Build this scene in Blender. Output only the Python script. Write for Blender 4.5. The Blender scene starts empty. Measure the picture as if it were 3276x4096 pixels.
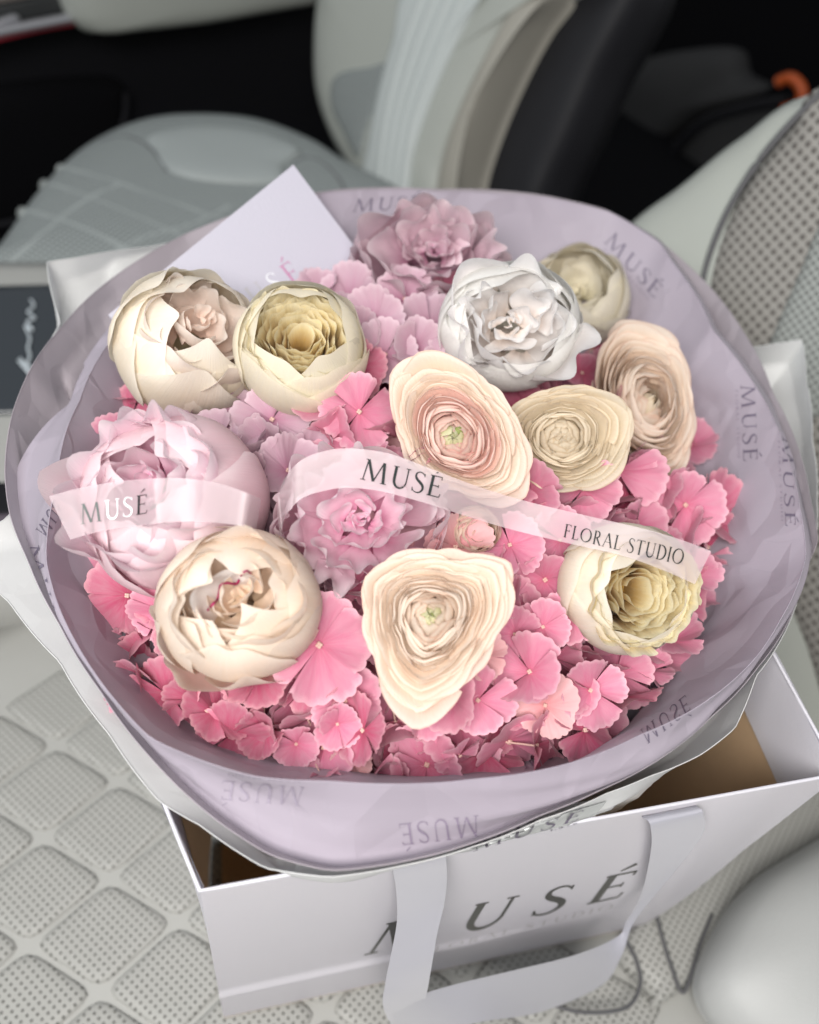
import bpy, math, random
import numpy as np
from mathutils import Vector, Matrix
from mathutils.bvhtree import BVHTree
from math import sin, cos, pi, radians

random.seed(7); np.random.seed(7)
S = bpy.context.scene
COL = S.collection
# ------------------------------------------------------------------ camera
FPX, CX, CY = 835.0, 409.5, 512.0
PITCH, ROLL = radians(49.25), radians(11.91)
C0 = np.array([0, 0, 0.75])
FW = np.array([0, cos(PITCH), -sin(PITCH)])
r0 = np.array([1.0, 0, 0]); u0 = np.array([0, sin(PITCH), cos(PITCH)])
RT = cos(ROLL) * r0 + sin(ROLL) * u0
UP = -sin(ROLL) * r0 + cos(ROLL) * u0
cam = bpy.data.cameras.new('camera'); co = bpy.data.objects.new('camera', cam); COL.objects.link(co)
m = Matrix.Identity(4)
for i in range(3):
    m[i][0] = RT[i]; m[i][1] = UP[i]; m[i][2] = -FW[i]; m[i][3] = C0[i]
co.matrix_world = m
cam.sensor_fit = 'VERTICAL'; cam.sensor_height = 36; cam.lens = FPX / 1024 * 36
cam.clip_start = 0.02; cam.clip_end = 20
cam.dof.use_dof = True; cam.dof.focus_distance = 0.455; cam.dof.aperture_fstop = 4.0
cam.dof.aperture_blades = 0
S.camera = co
# ------------------------------------------------------------------ world and lamps
w = bpy.data.worlds.new('World'); S.world = w; w.use_nodes = True
bg = w.node_tree.nodes['Background']; bg.inputs[0].default_value = (0.93, 0.95, 0.98, 1); bg.inputs[1].default_value = 0.31
S.view_settings.view_transform = 'Standard'; S.view_settings.look = 'None'
S.view_settings.exposure = 0.0; S.view_settings.gamma = 1.0
def area(name, loc, target, sx, sy, power, col):
    l = bpy.data.lights.new(name, 'AREA'); l.shape = 'RECTANGLE'; l.size = sx; l.size_y = sy; l.energy = power; l.color = col
    o = bpy.data.objects.new(name, l); COL.objects.link(o); o.location = loc
    o.rotation_euler = (Vector(target) - Vector(loc)).to_track_quat('-Z', 'Y').to_euler()
area('door_window_light', (-0.12, -0.50, 1.30), (0.0, 0.35, 0.3), 0.9, 0.5, 25.0, (1.0, 0.965, 0.925))
area('windscreen_light', (-1.6, -0.1, 1.7), (0.0, 0.5, 0.3), 1.2, 0.8, 14.0, (0.88, 0.95, 1.0))
area('far_window_light', (-0.1, 2.5, 1.6), (0.0, 0.8, 0.2), 1.4, 0.6, 3.5, (0.9, 0.97, 1.0))

# ------------------------------------------------------------------ projection helpers (a picture point carried out to a real height, depth or plane)
def ray(x, y): return FW + (x - CX) / FPX * RT - (y - CY) / FPX * UP
def onz(x, y, z):
    v = ray(x, y); return C0 + v * ((z - C0[2]) / v[2])
def atd(x, y, d): return C0 + ray(x, y) * d
def onplane(x, y, P0, n):
    v = ray(x, y); return C0 + v * (np.dot(P0 - C0, n) / np.dot(v, n))
def depth(P): return float(np.dot(np.array(P) - C0, FW))
def topx(P):
    d = np.array(P) - C0; k = d.dot(FW); return CX + FPX * d.dot(RT) / k, CY - FPX * d.dot(UP) / k
K = 0.4750   # full view coordinates to frame coordinates

# ------------------------------------------------------------------ materials
def newmat(name):
    mt = bpy.data.materials.new(name); mt.use_nodes = True
    nt = mt.node_tree; return mt, nt, nt.nodes, nt.links, nt.nodes['Principled BSDF']
def plain(name, col, rough=0.5, spec=0.5, noise=0.0, nscale=30, bump=0.0, bscale=200, metal=0.0, sheen=0.0, coat=0.0):
    mt, nt, N, L, b = newmat(name)
    b.inputs['Roughness'].default_value = rough; b.inputs['Specular IOR Level'].default_value = spec
    b.inputs['Metallic'].default_value = metal; b.inputs['Sheen Weight'].default_value = sheen
    b.inputs['Coat Weight'].default_value = coat
    tc = N.new('ShaderNodeTexCoord')
    b.inputs['Base Color'].default_value = (*col, 1)
    if noise:
        n = N.new('ShaderNodeTexNoise'); n.inputs['Scale'].default_value = nscale; n.inputs['Detail'].default_value = 5
        L.new(tc.outputs['Object'], n.inputs['Vector'])
        mx = N.new('ShaderNodeMix'); mx.data_type = 'RGBA'
        mx.inputs[6].default_value = (*[c * (1 - noise) for c in col], 1); mx.inputs[7].default_value = (*[min(1, c * (1 + noise)) for c in col], 1)
        L.new(n.outputs['Fac'], mx.inputs[0]); L.new(mx.outputs[2], b.inputs['Base Color'])
    if bump:
        n2 = N.new('ShaderNodeTexNoise'); n2.inputs['Scale'].default_value = bscale; n2.inputs['Detail'].default_value = 3
        L.new(tc.outputs['Object'], n2.inputs['Vector'])
        bp = N.new('ShaderNodeBump'); bp.inputs['Strength'].default_value = bump; bp.inputs['Distance'].default_value = 0.001
        L.new(n2.outputs['Fac'], bp.inputs['Height']); L.new(bp.outputs[0], b.inputs['Normal'])
    return mt
def paper(name, col, trans=0.25, bump=0.35, tcol=None):
    mt, nt, N, L, b = newmat(name)
    b.inputs['Base Color'].default_value = (*col, 1); b.inputs['Roughness'].default_value = 0.5
    b.inputs['Specular IOR Level'].default_value = 0.25; b.inputs['Sheen Weight'].default_value = 0.1
    tc = N.new('ShaderNodeTexCoord'); n = N.new('ShaderNodeTexNoise'); n.inputs['Scale'].default_value = 260; n.inputs['Detail'].default_value = 4
    n3 = N.new('ShaderNodeTexVoronoi'); n3.inputs['Scale'].default_value = 17; n3.distance = 'CHEBYCHEV'
    L.new(tc.outputs['Object'], n.inputs['Vector'])
    nd = N.new('ShaderNodeTexNoise'); nd.inputs['Scale'].default_value = 9
    L.new(tc.outputs['Object'], nd.inputs['Vector'])
    ad = N.new('ShaderNodeVectorMath'); ad.operation = 'MULTIPLY_ADD'; ad.inputs[1].default_value = (.12, .12, .12)
    L.new(nd.outputs['Color'], ad.inputs[0]); L.new(tc.outputs['Object'], ad.inputs[2]); L.new(ad.outputs[0], n3.inputs['Vector'])
    b1 = N.new('ShaderNodeBump'); b1.inputs['Strength'].default_value = bump * .5; b1.inputs['Distance'].default_value = 0.0004
    L.new(n.outputs['Fac'], b1.inputs['Height'])
    b2 = N.new('ShaderNodeBump'); b2.inputs['Strength'].default_value = bump; b2.inputs['Distance'].default_value = 0.010
    L.new(n3.outputs['Distance'], b2.inputs['Height']); L.new(b1.outputs[0], b2.inputs['Normal']); L.new(b2.outputs[0], b.inputs['Normal'])
    t = N.new('ShaderNodeBsdfTranslucent'); t.inputs[0].default_value = (*(tcol or col), 1)
    mx = N.new('ShaderNodeMixShader'); mx.inputs[0].default_value = trans
    L.new(b.outputs[0], mx.inputs[1]); L.new(t.outputs[0], mx.inputs[2]); L.new(mx.outputs[0], N['Material Output'].inputs[0])
    return mt
def petal_mat(name, stops, trans=0.3, vein=0.35, rough=0.6, mott=0.12, ush=60, edge=None):
    """stops: (v, colour) pigment from petal base to petal edge; UV.y runs base to edge"""
    mt, nt, N, L, b = newmat(name)
    uv = N.new('ShaderNodeUVMap'); sp = N.new('ShaderNodeSeparateXYZ'); L.new(uv.outputs[0], sp.inputs[0])
    tc = N.new('ShaderNodeTexCoord'); n = N.new('ShaderNodeTexNoise'); n.inputs['Scale'].default_value = 55; n.inputs['Detail'].default_value = 5
    L.new(tc.outputs['Object'], n.inputs['Vector'])
    ma = N.new('ShaderNodeMath'); ma.operation = 'MULTIPLY_ADD'; ma.inputs[1].default_value = 0.22; 
    sb = N.new('ShaderNodeMath'); sb.operation = 'SUBTRACT'; sb.inputs[1].default_value = 0.11
    L.new(n.outputs['Fac'], ma.inputs[0]); L.new(sp.outputs[1], ma.inputs[2]); L.new(ma.outputs[0], sb.inputs[0])
    cr = N.new('ShaderNodeValToRGB'); L.new(sb.outputs[0], cr.inputs[0])
    e = cr.color_ramp.elements
    while len(e) < len(stops): e.new(0.5)
    for k, (p, c) in enumerate(stops): e[k].position = p; e[k].color = (*c, 1)
    # veins: noise stretched along the petal
    cb = N.new('ShaderNodeCombineXYZ'); mu = N.new('ShaderNodeMath'); mu.operation = 'MULTIPLY'; mu.inputs[1].default_value = ush
    mv = N.new('ShaderNodeMath'); mv.operation = 'MULTIPLY'; mv.inputs[1].default_value = 3.0
    L.new(sp.outputs[0], mu.inputs[0]); L.new(sp.outputs[1], mv.inputs[0]); L.new(mu.outputs[0], cb.inputs[0]); L.new(mv.outputs[0], cb.inputs[1])
    oi = N.new('ShaderNodeObjectInfo'); L.new(oi.outputs['Random'], cb.inputs[2])
    nv = N.new('ShaderNodeTexNoise'); nv.inputs['Scale'].default_value = 1.0; nv.inputs['Detail'].default_value = 3; L.new(cb.outputs[0], nv.inputs['Vector'])
    # tone variation per petal and mottling
    hs = N.new('ShaderNodeHueSaturation'); mr = N.new('ShaderNodeMapRange'); L.new(oi.outputs['Random'], mr.inputs[0])
    mr.inputs[3].default_value = 1 - mott; mr.inputs[4].default_value = 1 + mott * .5
    L.new(mr.outputs[0], hs.inputs['Value']); L.new(cr.outputs[0], hs.inputs['Color'])
    m2 = N.new('ShaderNodeMapRange'); L.new(nv.outputs['Fac'], m2.inputs[0]); m2.inputs[1].default_value = .3; m2.inputs[2].default_value = .7
    m2.inputs[3].default_value = 1 + mott * .9; m2.inputs[4].default_value = 1 - mott * .5
    L.new(m2.outputs[0], hs.inputs['Saturation'])
    L.new(hs.outputs[0], b.inputs['Base Color'])
    b.inputs['Roughness'].default_value = rough; b.inputs['Specular IOR Level'].default_value = 0.3; b.inputs['Sheen Weight'].default_value = 0.15
    bp = N.new('ShaderNodeBump'); bp.inputs['Strength'].default_value = vein; bp.inputs['Distance'].default_value = 0.0012
    L.new(nv.outputs['Fac'], bp.inputs['Height']); L.new(bp.outputs[0], b.inputs['Normal'])
    t = N.new('ShaderNodeBsdfTranslucent'); L.new(hs.outputs[0], t.inputs[0]); L.new(bp.outputs[0], t.inputs['Normal'])
    mx = N.new('ShaderNodeMixShader'); mx.inputs[0].default_value = trans
    L.new(b.outputs[0], mx.inputs[1]); L.new(t.outputs[0], mx.inputs[2]); L.new(mx.outputs[0], N['Material Output'].inputs[0])
    return mt
def perforated(name, col, pitch, hole, rad=0.27, rough=0.5, ang=0.5):
    """leather with punched holes laid out on its own plane coordinates (UV in metres)"""
    mt, nt, N, L, b = newmat(name)
    uv = N.new('ShaderNodeUVMap'); mp = N.new('ShaderNodeMapping'); mp.inputs['Rotation'].default_value = (0, 0, ang)
    mp.inputs['Scale'].default_value = (1 / pitch, 1 / pitch * 1.0, 1); L.new(uv.outputs[0], mp.inputs[0])
    fr = N.new('ShaderNodeVectorMath'); fr.operation = 'FRACTION'; L.new(mp.outputs[0], fr.inputs[0])
    sb = N.new('ShaderNodeVectorMath'); sb.operation = 'SUBTRACT'; sb.inputs[1].default_value = (.5, .5, 0); L.new(fr.outputs[0], sb.inputs[0])
    z0 = N.new('ShaderNodeVectorMath'); z0.operation = 'MULTIPLY'; z0.inputs[1].default_value = (1, 1, 0); L.new(sb.outputs[0], z0.inputs[0])
    ln = N.new('ShaderNodeVectorMath'); ln.operation = 'LENGTH'; L.new(z0.outputs[0], ln.inputs[0])
    mr = N.new('ShaderNodeMapRange'); mr.inputs[1].default_value = rad * .65; mr.inputs[2].default_value = rad * 1.2; L.new(ln.outputs['Value'], mr.inputs[0])
    mx = N.new('ShaderNodeMix'); mx.data_type = 'RGBA'; mx.inputs[6].default_value = (*hole, 1); mx.inputs[7].default_value = (*col, 1)
    L.new(mr.outputs[0], mx.inputs[0]); L.new(mx.outputs[2], b.inputs['Base Color'])
    bp = N.new('ShaderNodeBump'); bp.inputs['Strength'].default_value = 0.9; bp.inputs['Distance'].default_value = 0.0015
    L.new(mr.outputs[0], bp.inputs['Height']); L.new(bp.outputs[0], b.inputs['Normal']); b.inputs['Roughness'].default_value = rough
    b.inputs['Specular IOR Level'].default_value = 0.35
    return mt

M = {}
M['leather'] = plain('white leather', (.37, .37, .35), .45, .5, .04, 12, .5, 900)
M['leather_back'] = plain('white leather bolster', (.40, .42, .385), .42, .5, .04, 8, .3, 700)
M['bolster'] = plain('lit bolster leather', (.42, .43, .425), .45, .5, .03, 12, .4, 900)  # same seat leather, brighter: the light falling on this bolster is in the colour
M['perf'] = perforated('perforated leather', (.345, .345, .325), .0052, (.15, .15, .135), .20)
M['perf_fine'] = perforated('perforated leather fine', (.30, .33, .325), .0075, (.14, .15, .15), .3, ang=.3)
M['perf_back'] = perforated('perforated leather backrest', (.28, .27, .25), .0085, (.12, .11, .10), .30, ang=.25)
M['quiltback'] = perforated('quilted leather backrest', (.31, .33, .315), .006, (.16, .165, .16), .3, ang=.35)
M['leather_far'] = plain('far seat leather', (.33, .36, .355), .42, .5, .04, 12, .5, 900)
M['seam'] = plain('grey piping', (.09, .09, .095), .6)
M['leather_glare'] = plain('pale leather glare', (.52, .56, .55), .5)  # glare on the smooth backrest centre, painted as a paler leather
M['black'] = plain('black plastic', (.006, .006, .008), .55, .3, .1, 20, .3, 500)
M['black2'] = plain('black soft plastic', (.012, .012, .015), .6, .3, .1, 20, .3, 500)
M['dark_cloth'] = plain('dark grey cloth', (.035, .035, .036), .8, .2, .2, 8)
M['gloss_dark'] = plain('dark glossy panel', (.035, .042, .05), .22, .5)
M['switch'] = plain('charcoal switch panel', (.03, .032, .033), .5)
M['chrome'] = plain('brushed metal trim', (.55, .55, .58), .3, metal=.8)
M['redled'] = plain('red trim strip', (.32, .02, .035), .4)
M['script'] = plain('silver script', (.62, .68, .72), .3, metal=.3)
M['orange'] = plain('orange buckle', (.55, .10, .02), .4)
M['carpet'] = plain('black carpet', (.004, .004, .005), .95, .1)
M['plum'] = plain('plum grey plastic', (.10, .08, .10), .5)
M['bag'] = plain('white coated card', (.76, .75, .81), .38, .45, .015, 20, .12, 350)
M['kraft'] = plain('kraft inside', (.72, .52, .33), .8, .2, .08, 60, .2, 500)
M['foil'] = plain('dark foil print', (.085, .085, .075), .35, metal=.5)
M['foil_soft'] = plain('pale grey print', (.50, .49, .50), .45)
M['ink'] = plain('grey ink', (.14, .12, .17), .6)
M['ink_soft'] = plain('faint violet ink', (.24, .20, .27), .7)
M['ink_faint'] = plain('faint show-through ink', (.31, .27, .34), .7)
M['black_foil'] = plain('black foil', (.010, .016, .016), .55, .2)
M['silver_foil'] = plain('silver foil', (.93, .96, .98), .4, metal=.1)
M['grey_foil'] = plain('grey foil', (.16, .19, .18), .3, metal=.4)
M['pink_foil'] = plain('pink foil', (.75, .33, .55), .3, metal=.4)
M['card'] = plain('pearl card', (.53, .52, .60), .45, .4, .01, 20, .15, 400)
M['lilac'] = paper('lilac tissue', (.475, .428, .50), .28, .5)
M['lilac2'] = paper('outer lilac tissue', (.46, .415, .455), .28, .5)
M['wpaper'] = paper('white outer wrap', (.74, .75, .75), .25, .15)
M['green'] = plain('stem green', (.06, .09, .025), .6, .3, .3, 60)
def glow(mt, trans, col):
    nt = mt.node_tree; b = nt.nodes['Principled BSDF']; t = nt.nodes.new('ShaderNodeBsdfTranslucent'); t.inputs[0].default_value = (*col, 1)
    mx = nt.nodes.new('ShaderNodeMixShader'); mx.inputs[0].default_value = trans
    nt.links.new(b.outputs[0], mx.inputs[1]); nt.links.new(t.outputs[0], mx.inputs[2]); nt.links.new(mx.outputs[0], nt.nodes['Material Output'].inputs[0])
glow(M['bag'], .20, (.80, .79, .86)); glow(M['kraft'], .35, (.80, .60, .38))
M['satin'] = None
def satin():
    mt, nt, N, L, b = newmat('grey satin ribbon')
    b.inputs['Base Color'].default_value = (.37, .37, .42, 1); b.inputs['Roughness'].default_value = .38; b.inputs['Sheen Weight'].default_value = .3
    uv = N.new('ShaderNodeUVMap'); wv = N.new('ShaderNodeTexWave'); wv.bands_direction = 'Y'; wv.inputs['Scale'].default_value = 55
    L.new(uv.outputs[0], wv.inputs['Vector']); bp = N.new('ShaderNodeBump'); bp.inputs['Strength'].default_value = .25; bp.inputs['Distance'].default_value = .0005
    L.new(wv.outputs['Fac'], bp.inputs['Height']); L.new(bp.outputs[0], b.inputs['Normal'])
    return mt
M['satin'] = satin()
def frosted():
    mt, nt, N, L, b = newmat('frosted ribbon')
    b.inputs['Base Color'].default_value = (.78, .68, .71, 1); b.inputs['Roughness'].default_value = .28; b.inputs['Specular IOR Level'].default_value = .5
    tr = N.new('ShaderNodeBsdfTransparent'); tr.inputs[0].default_value = (.99, .96, .97, 1)
    tl = N.new('ShaderNodeBsdfTranslucent'); tl.inputs[0].default_value = (.76, .68, .71, 1)
    a = N.new('ShaderNodeMixShader'); a.inputs[0].default_value = .35; L.new(b.outputs[0], a.inputs[1]); L.new(tl.outputs[0], a.inputs[2])
    c = N.new('ShaderNodeMixShader'); c.inputs[0].default_value = .47; L.new(a.outputs[0], c.inputs[1]); L.new(tr.outputs[0], c.inputs[2])
    L.new(c.outputs[0], N['Material Output'].inputs[0]); return mt
M['frost'] = frosted()

# ------------------------------------------------------------------ object helpers
def empty(name, loc, label, cat, group=None, rot=None):
    o = bpy.data.objects.new(name, None); COL.objects.link(o); o.empty_display_size = .01
    mw = Matrix.Translation(Vector(loc))
    if rot is not None: mw = mw @ rot.to_4x4()
    o.matrix_world = mw
    o['label'] = label; o['category'] = cat
    if group: o['group'] = group
    return o
WM = {}
def mesh(name, V, F, mat, parent=None, uv=None, smooth=True, local=False, label=None):
    """V in world coordinates unless local"""
    V = np.asarray(V, dtype=float)
    if parent is not None and not local:
        inv = np.array(parent_matrix(parent).inverted())
        V = V @ inv[:3, :3].T + inv[:3, 3]
    me = bpy.data.meshes.new(name)
    me.from_pydata([tuple(v) for v in V], [], [tuple(int(i) for i in f) for f in F])
    if uv is not None:
        ul = me.uv_layers.new(name='UVMap'); uv = np.asarray(uv, dtype=np.float32)
        li = np.empty(len(me.loops), dtype=np.int32); me.loops.foreach_get('vertex_index', li)
        ul.data.foreach_set('uv', uv[li].ravel())
    if smooth: me.polygons.foreach_set('use_smooth', [True] * len(me.polygons))
    me.materials.append(mat); me.update()
    o = bpy.data.objects.new(name, me); COL.objects.link(o)
    if parent is not None: o.parent = parent
    if label: o['label'] = label
    return o
def parent_matrix(p):
    mw = Matrix.Identity(4)
    while p is not None:
        mw = p.matrix_basis @ mw; p = p.parent
    return mw
def tag(o, label, cat, group=None):
    o['label'] = label; o['category'] = cat
    if group: o['group'] = group
    return o
def gridfaces(nr, nc, wrap=False):
    f = []
    for i in range(nr - 1):
        for j in range(nc if wrap else nc - 1):
            k = (j + 1) % nc
            f.append((i * nc + j, i * nc + k, (i + 1) * nc + k, (i + 1) * nc + j))
    return f
def catmull(P, n, closed=False):
    P = np.asarray(P, dtype=float); out = []
    N = len(P); seg = N if closed else N - 1
    ts = np.linspace(0, seg, n, endpoint=not closed)
    for t in ts:
        i = min(int(t), seg - 1); f = t - i
        g = (lambda k: P[k % N]) if closed else (lambda k: P[min(max(k, 0), N - 1)])
        a, b_, c, d = g(i - 1), g(i), g(i + 1), g(i + 2)
        out.append(.5 * ((2 * b_) + (-a + c) * f + (2 * a - 5 * b_ + 4 * c - d) * f * f + (-a + 3 * b_ - 3 * c + d) * f ** 3))
    return np.array(out)

def pillow(name, px, plane, n, mat, parent, H=.02, thick=.05, p=2.5, N=72, rings=10, smooth_curve=True, label=None, bulge=None, world=False, sink=0.0):
    """closed cushion-like slab whose outline lies on a real plane (P0, normal); top domes up by H, sides go back by thick"""
    P0, nn = np.array(plane, float), np.array(n, float); nn /= np.linalg.norm(nn)
    pts = np.array(px, float) if world else np.array([onplane(x, y, P0, nn) for x, y in px])
    ex = np.cross(nn, [0, 0, 1.0]) if abs(nn[2]) < .9 else np.array([1.0, 0, 0])
    ex = ex - nn * ex.dot(nn); ex /= np.linalg.norm(ex); ey = np.cross(nn, ex)
    q = np.stack([(pts - P0) @ ex, (pts - P0) @ ey], 1)
    q = catmull(q, N, True) if smooth_curve else q; N = len(q)
    c = q.mean(0); V = []; UVs = []
    ts = np.linspace(0.0, 1, rings) ** .8
    ts[0] = 0.02
    for t in ts:
        h = H * (1 - t ** p) ** (1 / 2.0)
        for k in range(N):
            a = c + (q[k] - c) * t; V.append(P0 + ex * a[0] + ey * a[1] + nn * (h - sink)); UVs.append(a)
    for dz, s in ((-thick * .5, 1.0), (-thick, .96)):
        for k in range(N):
            a = c + (q[k] - c) * s; V.append(P0 + ex * a[0] + ey * a[1] + nn * (dz - sink)); UVs.append(a)
    R = rings + 2; F = gridfaces(R, N, True)
    F = [tuple(reversed(f)) for f in F] if np.cross(q[1] - q[0], q[2] - q[1]) < 0 else F
    F.append(tuple(reversed(range(N))) if F[0] == (0, 1, N + 1, N) else tuple(range(N))); F.append(tuple(range((R - 1) * N, R * N)))
    o = mesh(name, V, F, mat, parent, uv=UVs, label=label)
    return o
def tube(name, P, r, mat, parent, n=8, closed=False, label=None):
    P = np.array(P, float); V = []
    for i, p_ in enumerate(P):
        t = P[(i + 1) % len(P)] - P[i - 1] if closed else P[min(i + 1, len(P) - 1)] - P[max(i - 1, 0)]
        t = t / (np.linalg.norm(t) + 1e-9); a = np.cross(t, [.3, .2, 1]); a /= np.linalg.norm(a) + 1e-9; b_ = np.cross(t, a)
        rr = r[i] if hasattr(r, '__len__') else r
        for k in range(n): V.append(p_ + rr * (a * cos(2 * pi * k / n) + b_ * sin(2 * pi * k / n)))
    F = []
    for i in range(len(P) - (0 if closed else 1)):
        j = (i + 1) % len(P)
        for k in range(n): F.append((i * n + k, i * n + (k + 1) % n, j * n + (k + 1) % n, j * n + k))
    if not closed: F.append(tuple(range(n))); F.append(tuple(range((len(P) - 1) * n, len(P) * n)))
    return mesh(name, V, F, mat, parent, label=label)
def boxmesh(name, P, mat, parent, label=None):
    """eight corners: four of the near face then four of the far face"""
    F = [(0, 1, 2, 3), (7, 6, 5, 4), (0, 4, 5, 1), (1, 5, 6, 2), (2, 6, 7, 3), (3, 7, 4, 0)]
    return mesh(name, P, F, mat, parent, smooth=False, label=label)

# ------------------------------------------------------------------ lettering (serif capitals from strokes)
def _arc(cx, cy, rx, ry, a0, a1, w0, w1, n=14, wm=None):
    P, W = [], []
    for i in range(n + 1):
        t = i / n; a = radians(a0 + (a1 - a0) * t); P.append((cx + rx * cos(a), cy + ry * sin(a)))
        W.append(w0 + (w1 - w0) * t if wm is None else (w0 * (1 - t) + w1 * t) * (1 - sin(pi * t)) + wm * sin(pi * t))
    return P, W
TK, TN, SF = .115, .05, .032
def _st(x0, y0, x1, y1, w, n=6): return [(x0 + (x1 - x0) * i / n, y0 + (y1 - y0) * i / n) for i in range(n + 1)], [w] * (n + 1)
def _sf(x, y, h=.12): return _st(x - h, y, x + h, y, SF, 2)
def glyph(c):
    s = []
    if c in 'EÉ':
        s = [_st(.16, 0, .16, 1, TK), _st(.04, .985, .56, .985, SF + .01), _st(.2, .52, .48, .52, SF + .01), _st(.04, .015, .60, .015, SF + .01),
             _st(.56, 1, .565, .85, .035, 2), _st(.48, .60, .48, .44, .03, 2), _st(.60, 0, .63, .17, .035, 2)]
        if c == 'É': s.append(([(.24, 1.12), (.33, 1.19), (.46, 1.30)], [.03, .05, .075]))
        return s, .68
    if c == 'F': return [_st(.16, 0, .16, 1, TK), _st(.04, .985, .54, .985, SF + .01), _st(.2, .52, .46, .52, SF + .01), _sf(.16, .015), _st(.54, 1, .545, .85, .035, 2), _st(.46, .6, .46, .44, .03, 2)], .60
    if c == 'M': return [_st(.12, 0, .24, .98, TN), _st(.24, 1, .60, .03, TK), _st(.60, .03, .95, 1, TN), _st(.96, .99, 1.06, 0, TK), _sf(.12, .015), _sf(1.06, .015, .14), _st(.13, .985, .27, .985, SF, 2)], 1.24
    if c == 'U':
        return [_st(.18, 1, .18, .36, TK), _arc(.46, .36, .28, .35, 180, 360, TK, TN), _st(.74, .36, .74, 1, TN), _sf(.18, .985), _sf(.74, .985, .11)], .90
    if c == 'S':
        P = catmull([(.50, .86), (.40, .96), (.26, .99), (.13, .90), (.12, .74), (.22, .60), (.38, .48), (.50, .35), (.52, .18), (.42, .04), (.26, 0), (.10, .07), (.06, .18)], 30)
        W = [.03 + .085 * math.exp(-((i / 29 - .5) / .26) ** 2) for i in range(30)]
        return [([tuple(p) for p in P], W), _st(.50, .96, .515, .80, .03, 2), _st(.05, .22, .06, .04, .03, 2)], .62
    if c == 'L': return [_st(.16, 0, .16, 1, TK), _st(.04, .015, .56, .015, SF + .01), _st(.56, 0, .60, .17, .035, 2), _sf(.16, .985)], .62
    if c == 'I': return [_st(.14, 0, .14, 1, TK), _sf(.14, .985), _sf(.14, .015)], .30
    if c == 'O':
        P, W = [], []
        for i in range(37):
            a = 2 * pi * i / 36; P.append((.50 + .42 * cos(a), .5 + .48 * sin(a))); W.append(.045 + .075 * abs(cos(a + .15)) ** 1.5)
        return [(P, W)], 1.02
    if c == 'D':
        a = _arc(.30, .5, .46, .485, -90, 90, .04, .04, 18, .125)
        return [_st(.16, 0, .16, 1, TK), a, _st(.04, .985, .32, .985, SF, 2), _st(.04, .015, .32, .015, SF, 2)], .86
    if c == 'R':
        a = _arc(.28, .745, .24, .24, -90, 90, .04, .04, 12, .11)
        return [_st(.16, 0, .16, 1, TK), a, _st(.04, .985, .3, .985, SF, 2), _st(.16, .505, .3, .505, SF, 2), _st(.32, .50, .66, .0, TK * .95), _sf(.16, .015), _sf(.68, .012, .09)], .74
    if c == 'A': return [_st(.10, 0, .42, 1, TN), _st(.42, 1, .80, 0, TK), _st(.22, .36, .64, .36, SF), _sf(.10, .015, .1), _sf(.80, .015)], .90
    if c == 'T': return [_st(.36, 0, .36, 1, TK), _st(.03, .985, .69, .985, SF + .01), _st(.03, 1, .02, .84, .03, 2), _st(.69, 1, .70, .84, .03, 2), _sf(.36, .015)], .72
    return [], .35
def text_mesh(txt, place, mat, parent, name='lettering', track=.06, wmul=1.0, off=.0004, matlist=None):
    """place(s, t) -> world point on the printed surface, s along the word 0..1, t cap height 0..1; also gives the outward normal"""
    tot = 0; items = []
    for c in txt:
        g, adv = glyph(c); items.append((c, g, tot)); tot += adv + track
    tot -= track
    objs = []; V, F = [], []; k = 0
    for ci, (c, g, x0) in enumerate(items):
        for P, W in g:
            P = np.array(P, float); T = np.gradient(P, axis=0); T /= np.linalg.norm(T, axis=1)[:, None] + 1e-9
            Nn = np.stack([-T[:, 1], T[:, 0]], 1); base = len(V); k += 1
            for i in range(len(P)):
                for sgn in (-1, 1):
                    q = P[i] + Nn[i] * W[i] * .5 * sgn * wmul
                    w_, nrm = place((x0 + q[0]) / tot, q[1])
                    V.append(w_ + nrm * (off + .00003 * (k % 7)))
            for i in range(len(P) - 1): F.append((base + 2 * i, base + 2 * i + 1, base + 2 * i + 3, base + 2 * i + 2))
        if matlist is not None and (ci + 1 == len(items) or matlist[ci + 1] != matlist[ci]) and V:
            objs.append(mesh(name, V, F, M[matlist[ci]], parent, smooth=False)); V, F = [], []
    if V: objs.append(mesh(name, V, F, mat, parent, smooth=False))
    return objs
def lerp(a, b_, t): return a + (b_ - a) * t
def surf_place(bvh, p0, p1, h0, h1):
    """word baseline from p0 to p1 (frame points) and cap-height vectors h0, h1 at its ends, laid onto the sheet under it"""
    p0, p1, h0, h1 = map(lambda a: np.array(a, float), (p0, p1, h0, h1)); last = [np.array(atd(*p0, .5))]
    def f(s, t):
        q = lerp(p0, p1, s) + lerp(h0, h1, s) * t; v = ray(*q); v = v / np.linalg.norm(v)
        hit = bvh.ray_cast(Vector(C0), Vector(v))
        if hit[0] is None: return last[0], -v * 0
        last[0] = np.array(hit[0]); n = np.array(hit[1]); n = n if n.dot(v) < 0 else -n
        return last[0], n * .6 - v * .4
    return f
def bvh_of(objs):
    V, F = [], []
    for o in objs:
        mw = np.array(parent_matrix(o)); b0 = len(V)
        A = np.empty(len(o.data.vertices) * 3); o.data.vertices.foreach_get('co', A); A = A.reshape(-1, 3) @ mw[:3, :3].T + mw[:3, 3]
        V.extend(A.tolist()); F.extend([[b0 + i for i in p.vertices] for p in o.data.polygons])
    return BVHTree.FromPolygons(V, F)

# =================================================================== THE CAR AROUND THE BOUQUET
REAR = np.array([.661, .750, 0.0]); LAT = np.array([-.750, .661, 0.0])
tilt = radians(20)
NB = np.array([-REAR[0] * cos(tilt), -REAR[1] * cos(tilt), sin(tilt)])
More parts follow.
